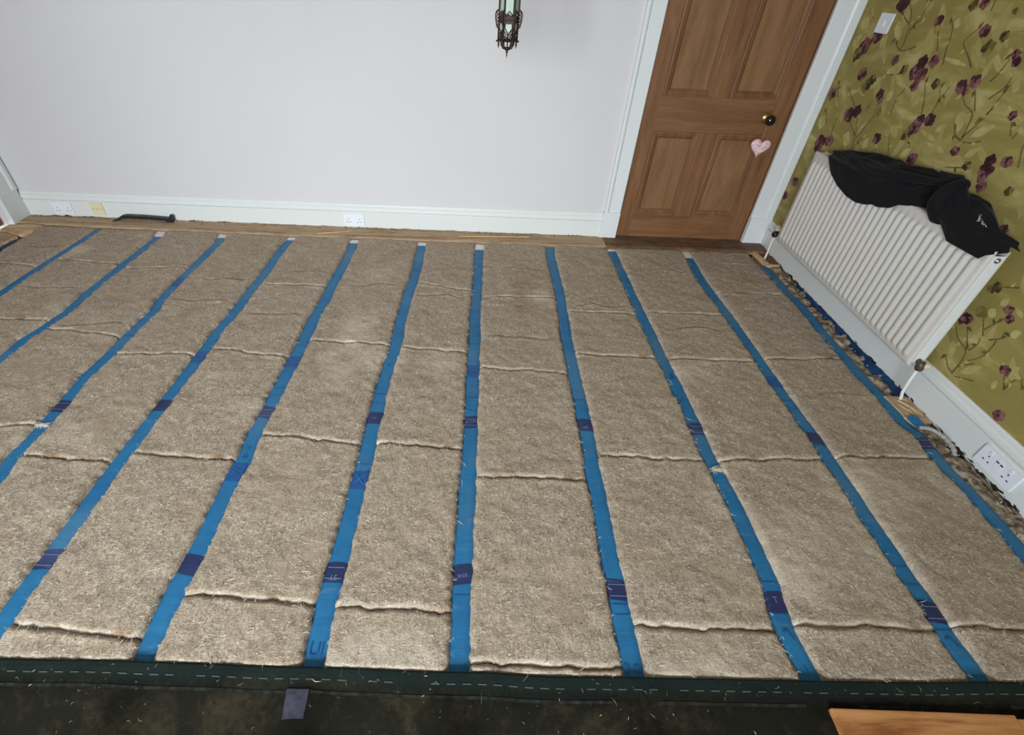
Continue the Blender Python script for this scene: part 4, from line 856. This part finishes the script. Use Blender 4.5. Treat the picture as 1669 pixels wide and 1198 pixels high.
# s runs 0..1 along the radiator; front hem (x, y, z) and ridge (y, z)
HEM = px_curve([(0, 1.848, -.345, .712), (.013, 1.846, -.389, .683), (.046, 1.846, -.482, .649), (.097, 1.846, -.588, .629), (.148, 1.846, -.672, .628), (.198, 1.846, -.738, .642), (.24, 1.846, -.783, .660), (.266, 1.846, -.82, .661), (.333, 1.848, -.891, .684), (.376, 1.852, -.925, .712), (.468, 1.875, -1.005, .736), (.57, 1.905, -1.06, .745), (.575, 1.888, -1.10, .740), (.595, 1.862, -1.165, .735), (.654, 1.848, -1.261, .692), (.713, 1.847, -1.319, .693), (.83, 1.847, -1.425, .696), (.90, 1.852, -1.437, .716), (1, 1.925, -1.441, .731)])
RIDGE = px_curve([(0, -.209, .742), (.02, -.230, .748), (.13, -.368, .786), (.25, -.529, .818), (.375, -.688, .842), (.427, -.765, .832), (.468, -.806, .845), (.544, -.879, .864), (.587, -.933, .858), (.713, -1.051, .877), (.738, -1.123, .826), (.79, -1.166, .832), (.857, -1.236, .824), (.882, -1.29, .792), (.899, -1.333, .760), (.94, -1.379, .748), (1, -1.441, .733)])
def cloth(s, t, off=0.0, sd=0):
    """t 0 at the wall side, 1 at the front hem"""
    h = HEM(s); r = RIDGE(s); n = len(s)
    B = np.stack([np.full(n, 1.968), r[:, 0] + .01, np.full(n, .732)], 1)
    U = np.stack([np.full(n, 1.945), r[:, 0], r[:, 1] + off], 1)
    T = np.stack([h[:, 0] - .004 - off, h[:, 1] * .85 + r[:, 0] * .15, np.maximum(h[:, 2] + .012, .742) + off * .6], 1)
    Mm = U * .5 + T * .5; Mm[:, 2] += .012 + off + .012 * np.sin(s * 9)
    L = h.copy(); L[:, 0] -= off
    kn = [B, B * .25 + U * .75, U, Mm * .45 + U * .55, Mm, Mm * .4 + T * .6, T, L]
    t = np.asarray(t) * (len(kn) - 1); i = np.clip(t.astype(int), 0, len(kn) - 2); f = (t - i)[..., None]
    K = np.stack(kn, 0)
    return K[i, np.arange(n)] * (1 - f) + K[i + 1, np.arange(n)] * f
def cloth_grid(s0, s1, ns, nt, off, sd, amp):
    s = np.linspace(s0, s1, ns); out = np.zeros((ns, nt, 3))
    for j, t in enumerate(np.linspace(0, 1, nt)): out[:, j] = cloth(s, np.full(ns, t), off)
    for _ in range(2):                                           # soften the section
        o2 = out.copy(); o2[:, 1:-1] = out[:, 1:-1] * .5 + (out[:, 2:] + out[:, :-2]) * .25; out = o2
    S, T = np.meshgrid(s, np.linspace(0, 1, nt), indexing='ij')
    rid = 1 - 2 * np.abs(vn(S * 7 + T * 4.5, T * 3.2 - S * 2, sd)) * 2
    rid2 = 1 - 2 * np.abs(vn(S * 16 - T * 5, T * 6 + S * 5, sd + 1)) * 2
    w = np.sin(np.pi * np.clip(T * 1.02, 0, 1)) ** .5
    d = (rid * .7 + rid2 * .35) * amp * w
    out[..., 0] -= d * .75 * (T > .25); out[..., 2] += d * .55
    return out
def cloth_obj(name, g, parent, mat='cloth', th=.006):
    ns, nt, _ = g.shape
    dv = np.stack([np.full((ns, nt), -.5), np.zeros((ns, nt)), np.full((ns, nt), .8)], -1) * th
    b = MB(); b.grid(g[..., 0], g[..., 1], g[..., 2], mat)
    g2 = g - dv; b.grid(g2[::-1, :, 0], g2[::-1, :, 1], g2[::-1, :, 2], mat)
    for A, Bb in ((g[0], g2[0]), (g2[-1], g[-1]), (g2[:, 0], g[:, 0]), (g[:, -1], g2[:, -1])):
        b.add(list(A) + list(Bb), [(i, i + 1, len(A) + i + 1, len(A) + i) for i in range(len(A) - 1)], mat, True)
    return b.build(name, parent)
jac = empty('jacket', (1.9, -.8, .735), 'crumpled black jacket slung over the top of the white radiator', 'jacket')
cloth_obj('body', cloth_grid(0, .70, 90, 40, .0, 11, .020), jac)
g2 = cloth_grid(.585, 1, 70, 40, .008, 21, .014); cloth_obj('sleeve', g2, jac)
# the folded cuff lying across between the two halves
fold = catmull([(1.955, -1.075, .846), (1.925, -1.085, .852), (1.885, -1.09, .825), (1.868, -1.095, .785), (1.868, -1.12, .748), (1.858, -1.17, .728)], 8)
rr_ = np.interp(np.linspace(0, 1, len(fold)), [0, .25, .6, .9, 1], [.016, .030, .036, .028, .012])
b = MB(); b.tube(fold, rr_, 'cloth', 16); b.build('folded_cuff', jac)
pth = catmull([(1.93, -.32, .772), (1.90, -.46, .782), (1.875, -.62, .775), (1.88, -.78, .800), (1.90, -.93, .822), (1.92, -1.05, .848)], 8)
b = MB(); b.tube(pth, np.interp(np.linspace(0, 1, len(pth)), [0, .3, .7, 1], [.006, .016, .020, .010]), 'cloth', 12); b.build('hood_fold', jac)
b = MB()
def on_sleeve(s, t, lift=.004):
    i = int(np.clip((s - .585) / (1 - .585) * 69, 0, 69)); j = int(np.clip(t * 39, 0, 38)); p = g2[i, j] + (g2[i, j + 1] - g2[i, j]) * (t * 39 - j)
    return p + np.array((-.55, -.2, .6)) * lift
for st in ([(.782, .60), (.800, .69)], [(.800, .59), (.783, .70)], [(.782, .64), (.803, .65)], [(.812, .66), (.818, .71)], [(.825, .66), (.828, .72), (.836, .68)], [(.842, .69), (.852, .71)], [(.856, .70), (.868, .72)]):
    b.tube([on_sleeve(.825 + (q[0] - .825) * .72, .655 + (q[1] - .655) * .6) for q in st], .0010, 'logo', 6)
tag(b.build('stitched_mark', jac), 'small white stitched mark')

# ================================================================ SOCKETS AND SWITCH
def faceplate(name, o, u, out, wd, ht, kind, label, cat, mat='plastic'):
    """o: centre on the surface; u: direction of its width; out: away from the wall"""
    o, u, out = (np.array(a, float) for a in (o, u, out)); z = np.array((0, 0, 1.))
    root = empty(name, o, label, cat)
    def slab(nm, cu, cz, w_, h_, d0, d1, mt, par, r=.004):
        pts = []
        for sx, sz, a0 in ((1, 1, 0), (-1, 1, 90), (-1, -1, 180), (1, -1, 270)):
            for k in range(4):
                a = R(a0 + k * 30); pts.append((cu + sx * (w_ / 2 - r) + math.cos(a) * r, cz + sz * (h_ / 2 - r) + math.sin(a) * r))
        b = MB(); b.prism(pts, out * (d1 - d0), mt, o + out * d0, u, z); return b.build(nm, par)
    pl = slab('faceplate', 0, 0, wd, ht, 0, .008, mat, root, .005)
    if kind in ('double', 'usb'):
        for sx in (-1, 1):
            c = sx * wd * .27
            zz = -.004 if kind == 'double' else 0
            slab('pin_slot', c, zz + .010, .004, .008, .0075, .0086, 'hole', root, .001)
            for q in (-.011, .011): slab('pin_slot', c + q, zz - .012, .0075, .005, .0075, .0086, 'hole', root, .001)
            slab('rocker', sx * (wd * .27 - .030 if kind == 'double' else wd * .27 + .0), .026, .012, .016, .008, .0105, mat, root, .002)
        if kind == 'usb':
            slab('usb_block', 0, .010, .030, .034, .008, .0092, mat, root, .004)
            for q in (-.009, .009): slab('usb_port', q, .018, .012, .006, .0088, .0096, 'hole', root, .001)
    elif kind == 'single':
        slab('aerial_outlet', 0, .0, .020, .020, .008, .011, mat, root, .006); slab('pin_slot', 0, 0, .006, .006, .0105, .0116, 'hole', root, .002)
        for q in (-.028, .028): slab('screw', q, 0, .006, .006, .008, .009, 'hole', root, .0028)
    else:
        slab('rocker', 0, 0, .012, .026, .008, .012, mat, root, .002)
    return root
yb = YB - .019
faceplate('wall_socket', (-3.032, yb, .072), (1, 0, 0), (0, -1, 0), .138, .084, 'double', 'white double socket at the left end of the back skirting', 'socket')
faceplate('aerial_socket', (-2.783, yb, .077), (1, 0, 0), (0, -1, 0), .088, .084, 'single', 'cream single outlet plate on the back skirting near the left corner', 'socket', 'cream')
faceplate('wall_socket', (-.952, yb, .070), (1, 0, 0), (0, -1, 0), .144, .086, 'double', 'white double socket in the middle of the back skirting', 'socket')
faceplate('wall_socket', (XR - .019, -1.914, .070), (0, -1, 0), (-1, 0, 0), .168, .084, 'usb', 'white double socket with charging ports on the right skirting', 'socket')
faceplate('light_switch', (XR, -.044, 1.323), (0, -1, 0), (-1, 0, 0), .100, .084, 'switch', 'white light switch on the flowered wall beside the door frame', 'switch')

# ================================================================ PRY BAR ON THE FLOOR
bar = empty('pry_bar', (-2.45, .150, .018), 'black steel pry bar lying against the back skirting below the cream plate', 'tool')
b = MB(); P = catmull([(-2.668, .132, .018), (-2.63, .142, .026), (-2.60, .146, .040), (-2.55, .146, .044), (-2.42, .146, .041), (-2.29, .144, .036)], 6); n = len(P)
V = []; F = []
for i, p in enumerate(P):
    h = np.interp(i / (n - 1), [0, .12, .3, 1], [.002, .006, .010, .010]); wd_ = np.interp(i / (n - 1), [0, .2, 1], [.019, .014, .012])
    V += [p + (0, -wd_, -h), p + (0, wd_, -h), p + (0, wd_, h), p + (0, -wd_, h)]
for i in range(n - 1): F += [(4 * i + k, 4 * i + (k + 1) % 4, 4 * i + 4 + (k + 1) % 4, 4 * i + 4 + k) for k in range(4)]
F += [(3, 2, 1, 0), tuple(4 * (n - 1) + k for k in range(4))]
b.add(V, F, 'bar'); b.build('shaft', bar)
b = MB(); b.prism([(-2.292, .016), (-2.245, .016), (-2.240, .060), (-2.250, .070), (-2.258, .052), (-2.268, .046), (-2.292, .046)], (0, .026, 0), 'bar', (0, .131, 0), (1, 0, 0), (0, 0, 1)); b.build('claw', bar)
b = MB(); b.box((-2.53, .130, .0335), (-2.46, .162, .0535), 'black_plastic', .003); b.build('grip_band', bar)

# ================================================================ HEART ON THE DOOR KNOB
hc = np.array((1.712, .176, .648)); ht = empty('heart_ornament', tuple(hc), 'pink flowered fabric heart hanging by a string from the door knob', 'ornament')
def heart_pts(k, n=44):
    P = []
    for i in range(n):
        t = 2 * math.pi * i / n; x = 16 * math.sin(t) ** 3; y = 13 * math.cos(t) - 5 * math.cos(2 * t) - 2 * math.cos(3 * t) - math.cos(4 * t)
        P.append((x / 16.6 * .064 * k, (y + 2.2) / 15.5 * .057 * k))
    return P
ca, sa = math.cos(R(-4)), math.sin(R(-4))
def h3(p, d): return (hc[0] + p[0] * ca - p[1] * sa, hc[1] + d, hc[2] + p[0] * sa + p[1] * ca)
b = MB(); V = []; F = []
rings = [(.02, -.016), (.5, -.0155), (.75, -.0135), (.9, -.010), (.98, -.005), (1, 0), (.98, .005), (.9, .010), (.5, .0135), (.02, .014)]
for k, d in rings: V += [h3(p, d) for p in heart_pts(k)]
for r in range(len(rings) - 1): F += [(44 * r + i, 44 * r + (i + 1) % 44, 44 * r + 44 + (i + 1) % 44, 44 * r + 44 + i) for i in range(44)]
b.add(V, F, 'heart', True); b.build('padded_heart', ht)
pp = [h3(p, -.002) for p in heart_pts(1.02)]; b = MB(); b.tube(pp + [pp[0]], .0032, 'heart_edge', 8, False); tag(b.build('piping', ht), 'rose pink piped edge')
tp = np.array(h3((0, .026), 0)); b = MB(); b.tube([tp, (1.712, .182, .735), (1.700, .180, .800)], .0016, 'string', 6); b.tube([tp, (1.708, .182, .735), (1.719, .180, .800)], .0016, 'string', 6)
b.tube([(1.700, .180, .80), (1.699, .180, .815), (1.709, .180, .825), (1.719, .180, .815), (1.719, .180, .80)], .0016, 'string', 6)
b.build('string', ht)

# ================================================================ GOTHIC LANTERN
LC = np.array((.052, -.10)); lan = empty('pendant_lantern', (LC[0], LC[1], 1.114), 'dark bronze gothic pendant lantern with pale green glass panes', 'lantern')
LS, LZ = .755, 1.2055
Rr = .049; zt = 1.56
ang = [R(60 * k + 0) for k in range(6)]                          # corners; flat face to -Y
cor = [LC + Rr * np.array((math.cos(a), math.sin(a))) for a in ang]
for k in range(6):
    A, B_ = cor[k], cor[(k + 1) % 6]; mid = (A + B_) / 2; e = (B_ - A) / np.linalg.norm(B_ - A); L = np.linalg.norm(B_ - A); nr = (mid - LC) / np.linalg.norm(mid - LC)
    u3 = (e[0], e[1], 0); o3 = (A[0] - nr[0] * .004, A[1] - nr[1] * .004, 0); d3 = (nr[0] * .002, nr[1] * .002, 0)
    b = MB(); b.prism([(.006, 1.300), (L / 2, 1.316), (L - .006, 1.300), (L - .006, 1.395), (L / 2, 1.418), (.006, 1.395)], d3, 'glass', o3, u3, (0, 0, 1)); tag(b.build('glass_pane', lan), 'pale green glass pane')
    b = MB(); b.prism([(.007, 1.264), (.007, 1.246), (L / 2, 1.226), (L - .007, 1.246), (L - .007, 1.264)], d3, 'glass', o3, u3, (0, 0, 1)); tag(b.build('glass_pane', lan), 'small pointed green glass pane')
    f = MB()
    T = lambda pts, r=.0028: f.tube([(A[0] + e[0] * s + nr[0] * .001, A[1] + e[1] * s + nr[1] * .001, z) for s, z in pts], r, 'bronze', 6)
    T([(.004, 1.300), (L * .3, 1.307), (L / 2, 1.317), (L * .7, 1.307), (L - .004, 1.300)], .003)
    T([(.006, 1.264), (.006, 1.246), (L / 2, 1.224), (L - .006, 1.246), (L - .006, 1.264)], .003)
    T([(L / 2, 1.224), (L / 2, 1.195)], .003)
    for sg in (-1, 1):                                            # paired scrolls of the pierced apron
        T([(L / 2 + sg * .003, 1.224), (L / 2 + sg * .012, 1.219), (L / 2 + sg * .019, 1.230)], .0022)
        T([(L / 2 + sg * .003, 1.200), (L / 2 + sg * .010, 1.198), (L / 2 + sg * .014, 1.205), (L / 2 + sg * .010, 1.212), (L / 2 + sg * .006, 1.208)], .0022)
        T([(L / 2 + sg * .020, 1.215), (L / 2 + sg * .017, 1.207), (L / 2 + sg * .020, 1.197)], .0018)
    T([(.004, 1.395), (L / 2, 1.420), (L - .004, 1.395)], .003)
    tag(f.build('tracery', lan), kind='stuff')
    # carved band
    b = MB(); b.prism([(-.001, 1.266), (L + .001, 1.266), (L + .001, 1.298), (L * .75, 1.294), (L / 2, 1.302), (L * .25, 1.294), (-.001, 1.298)], (nr[0] * .006, nr[1] * .006, 0), 'bronze', (A[0] - nr[0] * .003, A[1] - nr[1] * .003, 0), u3, (0, 0, 1))
    for s in (.2, .5, .8):
        b.lathe([(.0045, 0), (.004, .003), (.001, .005)], (A[0] + e[0] * L * s + nr[0] * .003, A[1] + e[1] * L * s + nr[1] * .003, 1.281), (nr[0], nr[1], 0), 'bronze', 8)
    b.build('carved_band', lan)
    # corner post with side scroll and hanging pinnacle
    a = ang[k]; dr = np.array((math.cos(a), math.sin(a))); c3 = lambda r, z: (LC[0] + dr[0] * r, LC[1] + dr[1] * r, z)
    b = MB(); b.tube([c3(Rr, 1.190), c3(Rr, 1.43)], .0042, 'bronze', 8); b.tube([c3(Rr + .006, 1.185), c3(Rr + .006, 1.193)], [.0035, .0065], 'bronze', 8)
    b.tube([c3(Rr - .002, 1.192), c3(Rr - .003, 1.180), c3(Rr - .003, 1.175), c3(Rr - .003, 1.157)], [.005, .004, .0055, .0006], 'bronze', 8); b.build('corner_post', lan)
    b = MB(); b.tube(catmull([c3(Rr, 1.322), c3(Rr + .012, 1.316), c3(Rr + .018, 1.302), c3(Rr + .016, 1.275), c3(Rr + .009, 1.252), c3(Rr, 1.240)], 5), .0036, 'bronze', 6)
    for z in (1.308, 1.294, 1.280, 1.266, 1.254): b.tube(catmull([c3(Rr + .001, z), c3(Rr + .006, z - .006), c3(Rr + .013, z - .001), c3(Rr + .007, z + .005), c3(Rr + .001, z)], 4), .0022, 'bronze', 5)
    b.tube([c3(Rr + .004, 1.32), c3(Rr + .004, 1.42)], .0016, 'bronze', 6); b.build('side_scroll', lan)
b = MB(); b.lathe([(Rr + .004, 1.189), (Rr + .009, 1.192), (Rr + .004, 1.196), (Rr - .005, 1.196), (Rr - .005, 1.189), (Rr + .004, 1.189)], (*LC, 0), (0, 0, 1), 'bronze', 6, False); b.build('ledge_ring', lan)
b = MB()
for k in range(12):
    a = R(30 * k); dr = np.array((math.cos(a), math.sin(a))); c3 = lambda r, z: (LC[0] + dr[0] * r, LC[1] + dr[1] * r, z)
    b.tube(catmull([c3(.036, 1.191), c3(.034, 1.174), c3(.024, 1.160), c3(.008, 1.151)], 5), .0024, 'bronze', 6)
    if k % 2: b.tube(catmull([c3(.034, 1.182), c3(.026, 1.186), c3(.022, 1.178), c3(.027, 1.171), c3(.032, 1.176)], 4), .0020, 'bronze', 6)
b.lathe([(.020, 1.157), (.024, 1.160), (.019, 1.163)], (*LC, 0), (0, 0, 1), 'bronze', 12)
b.build('pierced_bowl', lan)
b = MB(); b.lathe([(.010, 1.153), (.007, 1.148), (.004, 1.145), (.009, 1.1425), (.004, 1.139), (.0035, 1.13), (.0004, 1.114)], (*LC, 0), (0, 0, 1), 'bronze', 12); b.build('spike_finial', lan)
b = MB(); b.lathe([(Rr + .006, 1.42), (Rr + .008, 1.43), (Rr, 1.44), (.034, 1.47), (.016, 1.50), (.010, 1.53), (.012, 1.54), (.004, 1.56)], (*LC, 0), (0, 0, 1), 'bronze', 6, False); b.build('crown', lan)
b = MB(); z = 1.556; k = 0
ZTOP = 1.114 + (ZC - LZ) / LS
while z < ZTOP - .03:
    ax = (1, 0) if k % 2 else (0, 1)
    b.tube([(LC[0] + ax[0] * .006 * math.cos(t), LC[1] + ax[1] * .006 * math.cos(t), z + .014 + .013 * math.sin(t)) for t in np.linspace(0, 2 * math.pi, 11)], .0016, 'bronze', 5, False); z += .0225; k += 1
ZQ = ZTOP; b.lathe([(.045, ZQ - .004), (.04, ZQ - .014), (.012, ZQ - .030), (.006, z)], (*LC, 0), (0, 0, 1), 'bronze', 20)
tag(b.build('chain', lan), kind='stuff')

lan.location = (.033, -.85, LZ); lan.scale = (LS, LS, LS)

# ---------------------------------------------------------------- tidy
for o in bpy.data.objects:
    if '_w' in o: del o['_w']
